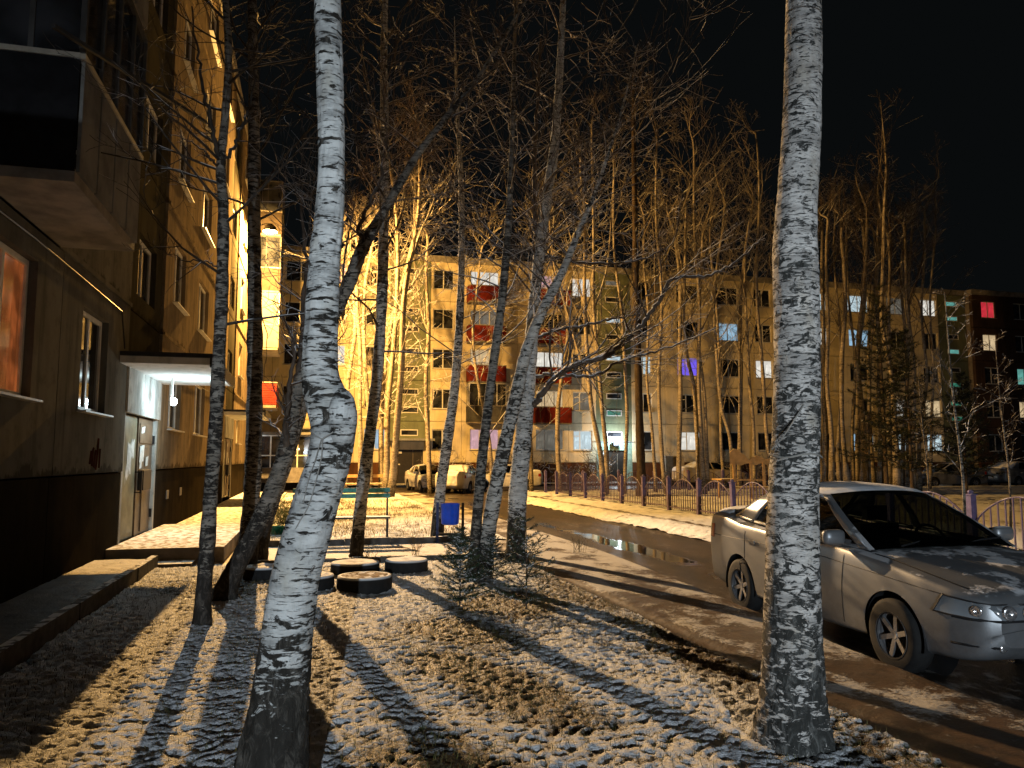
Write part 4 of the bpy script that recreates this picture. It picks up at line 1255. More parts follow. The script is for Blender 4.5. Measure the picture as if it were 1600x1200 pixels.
def fence(label, p0, ang, n, lastpost=True):
    root = thing('fence', label, 'fence', (p0[0], p0[1], 0), ang)
    for k in range(n):
        rn = random.Random(k)
        link('post', ME_POST, root, (k * PITCH_F, 0, rn.uniform(-.02, .02)), (rn.uniform(-.02, .02), rn.uniform(-.02, .02), 0))
        a = link('hoop_panel', ME_ARCH, root, (k * PITCH_F, 0, rn.uniform(-.015, .015)))
        for j in range(1, 12):
            u = j / 12; x = a0 + (a1 - a0) * u; zt = .56 + .42 * math.sin(math.pi * u) ** .8
            b = link('bar', ME_BAR, a, (x, 0, .08)); b.scale = (1, 1, zt - .085)
    if lastpost: link('post', ME_POST, root, (n * PITCH_F, 0, 0))
    return root


fence('long purple fence of hooped panels along the road', (10.6, 33.0), R(-90), 19)
fence('short purple fence run with hooped panels turning towards the far entrance', (10.75, 35.2), 0, 9)

# ------------------------------------------------------------------ bench, bin, tyres, planter
M_TEAL = plain('teal_bench_paint', (.06, .26, .26), .6, var=.5, scale=7, snow=.75)
M_IRON = plain('bench_iron', (.025, .025, .028), .55, .3, var=.3)
pb = gp(562, 846)
bench = thing('park_bench', 'bench with snowy teal back slats and thin iron legs on the lawn', 'bench', (pb[0] - .28, pb[1] + .05, 0), -YAW * .25)
for k, z in enumerate((.80, .91)):
    g = Geo(); g.box((-1.0, .30 + k * .015, z), (.85, .33 + k * .015, z + .085)); g.obj('back_slat', M_TEAL, bench)
for k in range(3):
    g = Geo(); g.box((-1.0, -.08 + k * .125, .425), (.85, .03 + k * .125, .46)); g.obj('seat_slat', plain('dark_seat_slat', (.05, .055, .05), .7, snow=.95), bench)
for x in (-.93, .80):
    g = Geo(); g.bar((x, .30, .0), (x, .345, 1.0), .035); g.bar((x, -.05, 0), (x, -.05, .42), .035); g.bar((x, -.06, .405), (x, .31, .405), .03); g.obj('leg', M_IRON, bench)

pl = gp(706, 846)
bn = thing('litter_bin', 'blue round litter bin hung in a dark frame', 'bin', (pl[0], pl[1] + .2, 0), -YAW)
g = Geo(); g.lathe([(.0, .30), (.15, .302), (.17, .33), (.185, .70), (.192, .705), (.18, .705), (.165, .36), (.0, .34)], sides=28); g.obj('bucket', plain('blue_bin_paint', (.008, .07, .65), .3, var=.25, scale=4), bn, smooth=True)
for x in (-.245, .245):
    g = Geo(); g.bar((x, 0, -.05), (x, 0, .70 + (.02 if x > 0 else .03)), .05, .05); g.obj('frame_leg', M_DARKMETAL if x > 0 else plain('blue_leg', (.015, .03, .10), .5), bn)
g = Geo(); g.bar((-.22, 0, .115), (.22, 0, .115), .035, .05); g.obj('cross_bar', M_DARKMETAL, bn)
for x in (-1, 1):
    g = Geo(); g.bar((x * .19, 0, .62), (x * .225, 0, .62), .03); g.obj('pivot', M_DARKMETAL, bn)

M_TYRE = plain('tyre_rubber', (.014, .014, .014), .85, var=.3, scale=20, snow=.85)
M_SNOWM = plain('snow_cap', (.70, .72, .75), .8, var=.12, scale=8, bump=.6)
for i, (px, py, rad, lab) in enumerate(((412, 905, .27, 'leftmost half buried tyre, left of the big birch trunk'), (556, 898, .33, 'snow topped tyre at the back, in line with the bench leg'), (637, 893, .30, 'snow topped tyre furthest right'),
                                  (571, 922, .33, 'tyre nearest the camera, filled with brown soil'), (484, 921, .29, 'tyre mostly hidden behind the big birch trunk'))):
    q = gp(px, py); q[1] += rad * .55
    t = thing('tyre', lab, 'tyre', (q[0], q[1], 0), 0, 'old tyres laid on the lawn as flower beds')
    pr = [(rad - .10, -.04), (rad - .11, .10), (rad - .09, .14), (rad - .04, .155), (rad - .01, .15), (rad, .11), (rad + .004, .02), (rad - .01, -.05)]
    g = Geo(); g.lathe(pr[::-1], sides=40)
    tr = Geo()
    for k in range(40):
        a = 2 * math.pi * k / 40; m = Matrix.Rotation(a, 3, 'Z'); tr.box((rad - .002, -.012, .0), (rad + .009, .012, .12), rot=m)
    o = g.obj('tyre_body', M_TYRE, t, smooth=True)
    n = 22; U, V = np.meshgrid(np.linspace(0, 1, 9), np.linspace(0, 2 * math.pi, n), indexing='ij')
    P_ = np.stack([U * (rad - .022) * np.cos(V), U * (rad - .022) * np.sin(V), .150 + .035 * fbm(U * np.cos(V) + i, U * np.sin(V), 5, 2, 3) - .03 * (1 - U) - .03 * U ** 8], -1)
    g = Geo(); g.grid(P_); g.obj('soil', M_SNOWM if i not in (3,) else plain('tyre_soil', (.16, .10, .05), .9, var=.5, scale=12, snow=.25), t, smooth=True)

q = gp(438, 836)
pt = thing('flower_planter', 'green flower planter with a straggly yellow green shrub', 'planter', (q[0], q[1] + .2, 0), 0)
g = Geo(); g.lathe([(.0, 0), (.20, .0), (.27, .17), (.28, .19), (.24, .19), (.0, .15)], sides=20); g.obj('pot', plain('green_pot', (.012, .13, .075), .5, var=.3), pt, smooth=True)
g = Geo(); rn = random.Random(4)
for k in range(26): grow(g, np.array([rn.uniform(-.15, .15), rn.uniform(-.12, .12), .15]), (rn.gauss(0, .5), rn.gauss(0, .4), 1), rn.uniform(.3, .6), .006, 1, rn, .003, .1, 5)
g.obj('stems', plain('shrub_stem', (.13, .12, .04), .8), pt, kind='stuff')
rs = np.random.RandomState(6); m = 1500; p = rs.normal(0, 1, (m, 3)) * [.19, .16, .17] + [.0, 0, .42]; a = rs.normal(0, 1, (m, 3)); a /= np.linalg.norm(a, axis=1)[:, None]; bb = np.cross(a, rs.normal(0, 1, (m, 3))); bb /= np.linalg.norm(bb, axis=1)[:, None]
v = np.stack([p, p + a * .022 + bb * .008, p + a * .045, p + a * .022 - bb * .008], 1).reshape(-1, 3); g = Geo(); g.add(v, np.arange(m * 4).reshape(-1, 4)); g.obj('leaves', plain('shrub_leaf', (.17, .17, .035), .6, var=.4, bump=0), pt, kind='stuff')

# dry grass clump and shrubs behind the bench; fallen straw
blades('dry_grass', 7000, -1.0, 3.4, 15.2, 30, lambda X, Y: .07 * fbm(X, Y, 4.5, 3, 2) + .05 * fbm(X, Y, .7, 2, 8) - .05, .04, .13, .010, plain('straw', (.26, .18, .07), .85, var=.4, bump=0), 'dry yellow grass sticking out of the lawn behind the bench', 'grass', lambda X, Y: .15 + .9 * (fbm(X, Y, .8, 2, 44) > .55), 1.0)
for i, (px, py, h, lab) in enumerate(((575, 880, .32, 'dry weed stalks at the rim of the rear tyre'), (645, 868, .35, 'dry weed stalks behind the right tyre'), (905, 862, .28, 'dry grass tuft on the path corner right of the spotted birch'))):
    q = gp(px, py); g = Geo(); rn = random.Random(60 + i)
    for k in range(14): grow(g, np.array([rn.uniform(-.10, .10), rn.uniform(-.05, .05), -.02]), (rn.gauss(0, .35), rn.gauss(0, .35), 1), h * rn.uniform(.6, 1.1), .003, 1, rn, .0016, .15, 3)
    o = g.obj('dry_weed', plain('weed_stalk', (.12, .09, .04), .8), label=lab, cat='weed'); o.location = (q[0], q[1], 0)
for i, X in enumerate((8.0, 11.2, 13.8, 16.5, 18.6, 24.3, 28, 31)):
    g = Geo(); rn = random.Random(80 + i)
    for k in range(16): grow(g, np.array([rn.uniform(-.4, .4), rn.uniform(-.2, .2), 0]), (rn.gauss(0, .4), rn.gauss(0, .3), 1), rn.uniform(.9, 2.2), .014, 2, rn, .010, .12, 4)
    o = g.obj('bare_shrub', TWIGF, label=ORD[i] + ' bare shrub from the left along the foot of the far block', cat='shrub', group='bare shrubs along the foot of the far block'); o.location = (X, 48.9, -.05)

# play house and low wooden things inside the fence
M_WOOD = plain('play_wood', (.40, .26, .12), .7, var=.3, scale=4, snow=.5)
q = wp(1172, 750, 31)
ph = thing('play_house', 'small wooden play stand with a wavy board roof inside the fence', 'play stand', (q[0], q[1], 0), -.3)
for x in (-.62, .05, .55):
    g = Geo(); g.bar((x, 0, -.1), (x, 0, 1.45), .10); g.obj('post', M_WOOD, ph)
g = Geo(); n = 14
top = [(-.78 + 2.1 * k / n, .0, 1.62 + .18 * math.sin(k * 1.1) * (1 - k / n) + (.22 if k < 5 else 0)) for k in range(n + 1)]; bot = [(-.78 + 2.1 * k / n, .0, 1.36 + .05 * math.sin(k * 1.7)) for k in range(n + 1)]
for off in (-.03, .03): g.grid(np.array([[(x, off, z) for x, _, z in bot], [(x, off, z) for x, _, z in top]]))
g.grid(np.array([[(x, -.03, z) for x, _, z in top], [(x, .03, z) for x, _, z in top]])); g.grid(np.array([[(x, -.03, z) for x, _, z in bot], [(x, .03, z) for x, _, z in bot]]))
g.obj('wavy_board', M_WOOD, ph)
g = Geo(); g.box((-.7, -.25, .42), (1.5, .25, .48)); g.box((-.75, -.03, .7), (.6, .03, .78)); g.obj('seat_board', M_WOOD, ph)
q = wp(1133, 748, 32)
tb = thing('garden_table', 'little wooden table with bench boards left of the play stand', 'table', (q[0], q[1], 0), .2)
g = Geo(); g.box((-.45, -.3, .72), (.45, .3, .77)); g.obj('table_top', M_WOOD, tb)
for x in (-.35, .35):
    g = Geo(); g.bar((x, 0, -.1), (x, 0, .72), .09); g.obj('leg', M_WOOD, tb)
q = wp(563, 752, 38)
wb = thing('park_bench', 'far wooden plank bench catching orange light left of the dark doorway', 'bench', (q[0], 36.3, 0), 0)
for k in range(3):
    g = Geo(); g.box((-1.3, -.3 + k * .22, .42), (1.3, -.12 + k * .22, .47)); g.obj('seat_slat', M_WOOD, wb)
g = Geo(); g.box((-1.3, .35, .72), (1.3, .4, .86)); g.obj('back_slat', M_WOOD, wb)
for x in (-1.1, 1.1):
    g = Geo(); g.box((x - .05, -.25, -.1), (x + .05, .2, .418)); g.bar((x, .33, 0), (x, .33, .85), .06); g.obj('leg', M_IRON, wb)

# small storage hut
sh = thing('utility_box', 'pale metal utility cabinet beside the far lit entrance', 'cabinet', (22.9, 46.4, -.05), 0)
g = Geo(); g.box((-.65, -.35, 0), (.65, .35, 1.75)); g.obj('cabinet_body', plain('cabinet_cream', (.42, .36, .26), .6, snow=.8), sh)
g = Geo(); g.box((-.70, -.4, 1.752), (.70, .4, 1.83)); g.obj('lid', plain('cabinet_lid', (.5, .46, .38), .6, snow=.9), sh)
g = Geo(); g.bar((-.0, -.36, .1), (0, -.36, 1.65), .02); g.obj('door_seam', M_DARKMETAL, sh)

# street lamp on its bracket
sl = thing('street_lamp', 'glowing orange street lamp on a bracket high on the left block', 'street lamp', (LAMP_AT[0], LAMP_AT[1], LAMP_AT[2]), 0)
g = Geo(); g.tube([(-1.2, 0, -.45), (-.7, 0, -.05), (-.2, 0, .12), (.1, 0, .13)], .03, 8); g.obj('bracket', M_DARKMETAL, sl)
g = Geo(); g.lathe([(0, .12), (.10, .11), (.22, .02), (.30, -.17), (.31, -.19), (.29, -.17), (0, .08)], sides=20); g.obj('lamp_head', M_DARKMETAL, sl)
g = Geo(); g.lathe([(.20, .0), (.22, -.17), (.14, -.222), (0, -.238)], sides=16)
o = g.obj('bulb', bulb('sodium_bulb_glow', (1.0, .62, .20), 120), sl)
# washing rod
g = Geo(); g.bar((-2.2, 6.9, 5.18), (-1.35, 9.6, 5.62), .035, .035); g.obj('rod', plain('dark_rod', (.03, .03, .03), .6, snow=.6), label='dark washing rod sticking out above the near balcony', cat='rod')

# unseen hooded post added to carry the cool light and cut it above
lp = thing('added_lamp_post', 'added hooded white lamp on a low post behind the viewpoint', 'added lamp post', (-1.6, -14.0, .08), 0)
g = Geo(); g.bar((0, -.30, -.2), (0, -.30, 2.62), .07); g.bar((0, -.30, 2.6), (0, 0, 2.6), .05); g.obj('post', M_DARKMETAL, lp)
g = Geo(); g.lathe([(0, 2.60), (.10, 2.59), (.20, 2.535), (.42, 2.485), (.42, 2.475), (.18, 2.515), (0, 2.54)], sides=24); g.obj('lamp_hood', M_DARKMETAL, lp)
g = Geo(); g.lathe([(.06, 2.53), (.05, 2.49), (0, 2.475)], sides=14); g.obj('bulb', bulb('rear_lamp_glow', (.8, .92, 1), 15), lp)


# ------------------------------------------------------------------ cars
def paint(name, col, rough=.32, metal=.5, snow=.5, dirt=.3):
    b = NB(name)
    n = b.noise(2.5, 6, .7)
    c = b.mix(b.ramp(n, .42, .75, 0, dirt), col, tuple(x * .45 for x in col))
    sx = b.n('ShaderNodeSeparateXYZ'); b.l(b.tc.outputs['Object'], sx.inputs[0])
    grime = b.math('MULTIPLY', b.ramp(sx.outputs[2], .25, .75, 1, 0), b.ramp(b.noise(6, 5, .7), .35, .7))
    c = b.mix(b.math('MULTIPLY', grime, .55), c, (.05, .045, .04))
    sn = b.math('MULTIPLY', b.ramp(b.up(), .72, .93), b.ramp(b.math('ADD', b.noise(3.2, 5, .6), b.math('MULTIPLY', b.noise(30, 3), .25)), .74 - snow * .4, .84 - snow * .4))
    frost = b.math('MULTIPLY', b.ramp(b.noise(2.5, 3, .6), .15, .85), (.38 * snow + .02))
    f = b.math('MAXIMUM', sn, frost)
    b.color(b.mix(f, c, (.46, .47, .49)))
    b.rough(b.mix(f, (rough,) * 3, (.85,) * 3))
    b.b.inputs['Metallic'].default_value = metal
    mm = b.math('SUBTRACT', 1.0, f); b.l(b.math('MULTIPLY', mm, metal), b.b.inputs['Metallic'])
    b.bump(b.math('ADD', b.math('MULTIPLY', f, .6), b.math('MULTIPLY', b.noise(40, 4), .3)), .16, .005)
    return b.m


def car_glass():
    b = NB('car_glass')
    t = b.n('ShaderNodeBsdfTransparent'); t.inputs[0].default_value = (.16, .18, .17, 1)
    gl = b.n('ShaderNodeBsdfGlossy'); gl.inputs['Roughness'].default_value = .04
    fr = b.n('ShaderNodeFresnel'); fr.inputs[0].default_value = 1.45
    mx = b.n('ShaderNodeMixShader'); b.l(fr.outputs[0], mx.inputs[0]); b.l(t.outputs[0], mx.inputs[1]); b.l(gl.outputs[0], mx.inputs[2])
    b.l(mx.outputs[0], b.out.inputs[0])
    return b.m


M_CGLASS = car_glass()
M_RUB = plain('tyre_black', (.013, .013, .013), .8, var=.3, scale=15)
M_TRIM = plain('black_trim', (.016, .016, .017), .5, var=.3)
M_RIM = plain('alloy_rim', (.26, .26, .27), .35, .7, var=.3, scale=8)
M_INT = plain('car_interior', (.02, .02, .022), .9, var=.3)
M_LENS = glass_dark('headlight_lens', (.10, .11, .12), .08)
M_REFL = plain('headlight_reflector', (.7, .7, .72), .12, .9, var=.1, bump=0)
M_TAIL = plain('tail_light_red', (.30, .03, .02), .25, var=.2)
M_CHROME = plain('chrome', (.6, .6, .6), .15, .95, var=.1, bump=0)


def make_car(label, cat_group, pm, front=1.30, rear=-1.19, half=2.13, w=.84, rise=0.0, snowcap=None, rich=True, hatch=False, plate=True):
    root = thing('parked_car', label, 'car', (0, 0, 0), 0, cat_group)
    xs_t = [-half, -half + .05, -half + .16, -1.60, -1.2, -.6, 0, .6, 1.2, 1.60, 1.86, 2.01, 2.09, half]
    hw_t = [.60, .72, .785, .825, .838, .84, .84, .84, .835, .81, .775, .72, .665, .58]
    zt_t = [.86, 1.03, 1.075, 1.07, 1.0, .945, .935, .925, .88, .815, .765, .735, .71, .66]
    zb_t = [.42, .33, .27, .22, .20, .19, .19, .19, .20, .21, .22, .25, .30, .36]
    zs_t = [.80, .97, 1.01, 1.01, .955, .93, .92, .90, .84, .775, .725, .69, .67, .62]
    xs = np.unique(np.concatenate([np.linspace(-half, half, 150), xs_t]))

    def sm(tab):
        fine = np.linspace(-half, half, 400); v = np.interp(fine, xs_t, tab)
        k = np.hanning(19); k /= k.sum(); vp = np.pad(v, 9, mode='reflect', reflect_type='odd'); v2 = np.convolve(vp, k, 'valid')
        return np.interp(xs, fine, v2)
    hw, zt, zb, zs = sm(hw_t) * w / .84, sm(zt_t), sm(zb_t), sm(zs_t)
    if hatch: pass
    rows = []
    for i, x in enumerate(xs):
        W_, T, B, Sh = hw[i], zt[i], zb[i], zs[i]
        ctrl = np.array([[0, B], [W_ * .70, B], [W_ * .93, B + .02], [W_ * .975, B + .10], [W_ * .995, B + (Sh - B) * .38], [W_, B + (Sh - B) * .58], [W_ * .985, B + (Sh - B) * .82], [W_ * .955, Sh - .005], [W_ * .90, Sh + (T - Sh) * .45], [W_ * .78, T - .004], [W_ * .4, T + .022], [0, T + .030]])
        rows.append(catmull(ctrl, 5))
    m = len(rows[0])
    A = np.array([[[x, y, z] for y, z in r] for x, r in zip(xs, rows)])        # (n, m, 3)
    RW = .335
    n = len(xs)
    inside = np.zeros((n, m), bool)
    for cx in (front, rear):
        dx = A[..., 0] - cx; dz = A[..., 2] - .30
        rr = np.sqrt(dx * dx + dz * dz)
        msk = (rr < RW) & (A[..., 1] > .45)
        inside |= msk
        sc = RW / np.maximum(rr, 1e-3)
        A[..., 0] = np.where(msk, cx + dx * sc, A[..., 0]); A[..., 2] = np.where(msk, .30 + dz * sc, A[..., 2])
    for side in (1, -1):
        pass
    g = Geo()
    V = np.concatenate([A.reshape(-1, 3), (A * [1, -1, 1]).reshape(-1, 3)])
    q = []
    for i in range(n - 1):
        for j in range(m - 1):
            idx = [(i, j), (i + 1, j), (i + 1, j + 1), (i, j + 1)]
            if all(inside[a] for a in idx): continue
            cx_ = (xs[i] + xs[i + 1]) / 2; yy = (A[i, j, 1] + A[i, j + 1, 1]) / 2; zz = (A[i, j, 2] + A[i, j + 1, 2]) / 2
            if -1.42 < cx_ < .88 and yy < .70 and zz > .8: continue            # open under the roof
            f = [a * m + b for a, b in idx]
            q.append([f[0], f[3], f[2], f[1]]); q.append([n * m + k for k in f])
    g.add(V, q)
    # close the two ends
    for e, s in ((0, 1), (n - 1, -1)):
        ring = A[e]; cen = np.array([[ring[0, 0] , 0, ring[:, 2].mean()]])
        for sd in (1, -1):
            r2 = ring * [1, sd, 1]; vv = np.vstack([r2, cen]); t = [[k, k + 1, m] if s * sd > 0 else [k + 1, k, m] for k in range(m - 1)]
            g.add(vv, None, t)
    body = g.obj('body', pm, root, smooth=True)

    def side_y(x, z):
        """outer skin half width at x, z"""
        i = int(np.argmin(abs(xs - x))); r = np.array(rows[i]); k0 = m // 5
        zz = r[k0:, 1]; yy = r[k0:, 0]
        o = np.argsort(zz); return float(np.interp(z, zz[o], yy[o]))
    def nose_x(y, z):
        """where a line from straight ahead at (y, z) meets the front of the body"""
        for i in range(n - 1, n // 2, -1):
            r = rows[i]; k = int(np.argmax(r[:, 0]))
            if y > r[k, 0]: continue
            lo = np.interp(y, r[:k + 1, 0], r[:k + 1, 1]); up_ = r[k:]; o = np.argsort(up_[:, 0]); hi = np.interp(y, up_[o, 0], up_[o, 1])
            if lo <= z <= hi: return float(xs[i])
        return float(xs[-1])
    # arch liners and lips
    for cx in (front, rear):
        for sd in (1, -1):
            g = Geo(); th = np.linspace(-.25, math.pi + .25, 22)
            P_ = np.array([[[cx + (RW + .004) * math.cos(a), sd * yy, .30 + (RW + .004) * math.sin(a)] for a in th] for yy in (.50, side_y(cx, .62) - .02)])
            g.grid(P_); th2 = np.linspace(0, 2 * math.pi, 24); g.grid(np.array([[[cx + r * math.cos(a), sd * .50, .30 + r * math.sin(a)] for a in th2] for r in (.0, RW + .02)]))
            g.obj('wheel_arch', M_TRIM, root)
    # wheels
    for cx in (front, rear):
        for sd in (1, -1):
            wy = sd * (w - .095)
            g = Geo(); g.lathe([(.17, -.085), (.25, -.09), (.285, -.075), (.292, -.03), (.292, .03), (.285, .075), (.25, .09), (.17, .085)], sides=32, axis='y')
            wo = g.obj('wheel', M_RUB, root, smooth=True); wo.location = (cx, wy, .292 - .005)
            g = Geo(); g.lathe([(.182, .09), (.182, .05), (.17, .045), (.165, -.08)], sides=28, axis='y')
            g.lathe([(0, .055), (.03, .06), (.045, .04)], sides=12, axis='y')
            for k in range(6):
                a = 2 * math.pi * k / 6 + .3; c_, s_ = math.cos(a), math.sin(a)
                g.bar((c_ * .02, .045, s_ * .02), (c_ * .172, .062, s_ * .172), .018, .040, up=(-s_, 0, c_))
            v = Geo(); v.q = g.q; v.t = g.t; v.n = g.n; v.v = [a_ * [1, sd, 1] for a_ in g.v]
            v.obj('rim', M_RIM, wo)
            d = Geo(); d.lathe([(0, .0), (.165, .0)], sides=20, axis='y'); d.obj('brake_disc', M_TRIM, wo)
    # greenhouse corners (y for the left side)
    A0 = np.array([.93, .74, .915]); A1 = np.array([.10, .565, 1.345]); B1 = np.array([-.90, .555, 1.35]); C0 = np.array([-1.50, .70, 1.03])

    def sidep(s, t):          # s 0..1 front to rear, t 0 belt .. 1 roof
        b = A0 + (C0 - A0) * s; b = b + np.array([0, .035 * math.sin(math.pi * s), -.02 * math.sin(math.pi * s)])
        r = A1 + (B1 - A1) * s; r = r + np.array([0, .02 * math.sin(math.pi * s), .035 * math.sin(math.pi * s)])
        p = b + (r - b) * t; p[1] += .030 * math.sin(math.pi * t)
        return p
    ss = [(-.01, .045), (.045, .47), (.47, .515), (.515, .80), (.80, 1.0)]
    for sd in (1, -1):
        fr = Geo()
        for (a, b) in ss:
            solid = (a, b) in (ss[0], ss[2], ss[4])
            for (c, d) in ((0, .07), (.07, .90), (.90, 1.0)):
                if not solid and (c, d) == (.07, .90):
                    P_ = np.array([[sidep(s, t) * [1, sd, 1] - [0, sd * .012, 0] for t in np.linspace(c, d, 6)] for s in np.linspace(a, b, 7)])
                    gg = Geo(); gg.grid(P_); gg.obj('side_glass', M_CGLASS, root, smooth=True)
                    for (u0, u1, fixed) in ((a, b, c), (a, b, d)):
                        sp = Geo(); sp.tube([sidep(s, fixed) * [1, sd, 1] + [0, -sd * .004, 0] for s in np.linspace(u0, u1, 7)], .008, 5)
                        sp.obj('window_seal', M_TRIM, root)
                    continue
                fr.grid(np.array([[sidep(s, t) * [1, sd, 1] for t in np.linspace(c, d, 4)] for s in np.linspace(a, b, 6)]))
        fo = fr.obj('door_frame', pm, root, smooth=True)
        so = fo.modifiers.new('thick', 'SOLIDIFY'); so.thickness = .022; so.offset = -1 if sd < 0 else 1
        # pillar base and seams
    g = Geo()
    # roof
    U = np.linspace(0, 1, 14); Vv = np.linspace(-1, 1, 17)

    def roofp(u, v):
        e = sidep(u, 1.0); y = e[1] * v
        return np.array([e[0] + .10 * (1 - v * v) * ((1 - u) ** 3) * 1.0 - .06 * (1 - v * v) * u ** 3, y, e[2] + .055 * (1 - abs(v) ** 2.4) * (.75 + .25 * math.sin(math.pi * u))])
    RP = np.array([[roofp(u, v) for v in Vv] for u in U]); g.grid(RP[:, ::-1]); g.obj('roof', pm, root, smooth=True)

    def screen(u_edge, base0, bow, name, mat, k0=0.0, k1=1.0, v0=-1, v1=1, off=0):
        rowsP = []
        for t in np.linspace(k0, k1, 9):
            row = []
            for v in np.linspace(v0, v1, 15):
                top = roofp(u_edge, v); bt = np.array([base0[0] + bow * (1 - v * v), base0[1] * v, base0[2] + .03 * (1 - v * v)])
                p = bt + (top - bt) * t; p = p + np.array([off + (.05 if bow > 0 else -.05) * math.sin(math.pi * t) * .6 * (1 - v ** 4), .030 * math.sin(math.pi * t) * v, .012 * math.sin(math.pi * t) * (1 - v ** 4)])
                row.append(p)
            rowsP.append(row)
        gg = Geo(); gg.grid(np.array(rowsP)); return gg.obj(name, mat, root, smooth=True)
    ws = screen(0, A0, .16, 'windscreen', M_CGLASS, .0, 1.0, -.93, .93)
    screen(1, C0, -.17, 'rear_screen', M_CGLASS if snowcap is None else snowcap, .0, 1.0, -.93, .93)
    for v0, v1 in ((-1.0, -.93), (.93, 1.0)):
        screen(0, A0, .16, 'windscreen_pillar', pm, 0, 1, v0, v1, .004); screen(1, C0, -.17, 'rear_pillar', pm, 0, 1, v0, v1, -.004)
    # interior
    g = Geo(); g.box((-1.45, -.70, .30), (.90, .70, .36)); g.box((.55, -.70, .36), (.92, .70, .90)); g.box((-1.45, -.7, .36), (-1.2, .7, .98)); g.obj('cabin_floor', M_INT, root)
    for sx_, sy_ in ((-.15, -.36), (-.15, .36), (-.95, -.36), (-.95, .36)):
        g = Geo(); g.box((sx_ - .25, sy_ - .24, .36), (sx_ + .27, sy_ + .24, .56)); g.box((sx_ - .34, sy_ - .23, .56), (sx_ - .22, sy_ + .23, 1.02)); g.box((sx_ - .34, sy_ - .12, 1.05), (sx_ - .25, sy_ + .12, 1.2)); g.obj('seat', M_INT, root)
    g = Geo(); g.tube([(.36 - .06 * math.sin(a), .36 + .17 * math.cos(a), .90 + .16 * math.sin(a)) for a in np.linspace(0, 2 * math.pi, 21)], .013, 6); g.obj('steering_wheel', M_INT, root)
    if rich:
        for sd in (1, -1):
            # side moulding, sill line, door seams, handles
            def skin(x, z, o=.004): return (x, sd * (side_y(x, z) + o), z)
            g = Geo(); xx = np.linspace(front - .75, half - .14, 24); g.tube([skin(x, .80 - .07 * max(0, x - .4) - .02 * max(0, x - 1.2), -.001) for x in np.linspace(-1.9, half - .35, 50)], .0045, 4); g.obj('crease_line', M_TRIM, root)
            for x0_, lean in ((.68, .05), (-.30, 0), (-1.02, -.05)):
                g = Geo(); g.tube([skin(x0_ + lean * (z - .3) - (.12 if (x0_ < -1 and z < .6) else 0), z, .0005) for z in np.linspace(.27, .90, 12)], .0035, 4); g.obj('door_seam', M_TRIM, root)
            for x0_ in (-.12, -.88):
                g = Geo(); P0 = skin(x0_, .80, .012); g.box((P0[0] - .10, min(P0[1], P0[1] + sd * .012), .785), (P0[0] + .08, max(P0[1], P0[1] + sd * .012), .815)); g.obj('door_handle', M_TRIM if sd > 0 else pm, root)
            # mirror: rounded housing on a foot
            g = Geo(); uu = np.linspace(0, math.pi, 10); vv = np.linspace(0, 2 * math.pi, 16)
            U_, V_ = np.meshgrid(uu, vv, indexing='ij'); se = lambda a, e: np.sign(a) * np.abs(a) ** e
            X_ = .055 * se(np.cos(V_), .8) * np.sin(U_); Y_ = .105 * se(np.cos(U_), .55); Z_ = .068 * se(np.sin(V_), .6) * se(np.sin(U_), .5)
            g.grid(np.stack([X_ + .66, sd * (.88 + Y_), Z_ + 1.0], -1)); mo = g.obj('mirror', pm, root, smooth=True)
            k = Geo(); k.bar((.68, sd * .73, .955), (.66, sd * .82, .975), .05, .04); k.obj('mirror_foot', M_TRIM, mo)
            k = Geo(); k.box((.595, sd * .88 - .085, .95), (.604, sd * .88 + .085, 1.05)); k.obj('mirror_glass', M_CHROME, mo)
            # headlight: wrapped lens over round reflectors
            P_ = []
            for f_ in (0, .25, .5, .75, 1):
                row = []
                for y in np.linspace(.24, .60, 10):
                    z = (.545 + .012 * (y - .24)) * (1 - f_) + (.665 - .02 * (y - .24)) * f_
                    row.append([nose_x(y, z) + .010, sd * y, z])
                z = row[-1][2]; xr = row[-1][0] - .010; back = 1.74 + .07 * f_
                for u_ in (.2, .4, .6, .8, 1.0):
                    x = xr + (back - xr) * u_; zz = z + (.015 + .02 * f_) * u_
                    row.append([x, sd * (side_y(x, zz) + .010), zz])
                P_.append(row)
            g = Geo(); g.grid(np.array(P_)); ho = g.obj('headlight', M_LENS, root, smooth=True)
            m_ = len(P_[0])
            sp = Geo(); sp.tube([P_[0][k_] for k_ in range(m_)] + [P_[j_][m_ - 1] for j_ in range(5)] + [P_[4][m_ - 1 - k_] for k_ in range(m_)], .007, 5); sp.obj('headlight_rim', M_TRIM, ho)
            for (k_, r_) in ((10, .036), (7, .046), (3, .044)):
                g = Geo(); g.lathe([(0, .0), (r_ * .35, .006), (r_, .018), (r_ * 1.12, .006)], at=(0, 0, 0), sides=18, axis='x'); o_ = g.obj('reflector', M_REFL, ho, smooth=True)
                c_ = P_[2][k_]; o_.location = (c_[0] + .001, c_[1], c_[2]); o_.rotation_euler = (0, 0, sd * {10: .95, 7: .25, 3: .08}[k_])
            g = Geo(); g.lathe([(0, .012), (.03, .010), (.036, .0)], sides=14, axis='x'); o_ = g.obj('fog_light', M_REFL, root, smooth=True); o_.location = (nose_x(.55, .36) + .004, sd * .55, .36)
            # tail light
            g = Geo(); g.grid(np.array([[[x, sd * (side_y(x, z) + .006), z] for x in np.linspace(-half + .05, -half + .30, 6)] for z in (.76, .84, .92)])); g.obj('tail_light', M_TAIL, root, smooth=True)
            # rear quarter chrome fuel flap
        g = Geo(); xx = np.linspace(0, 1, 16)

        def nose(y, z, o):
            return (nose_x(abs(y), z) + o, y, z)
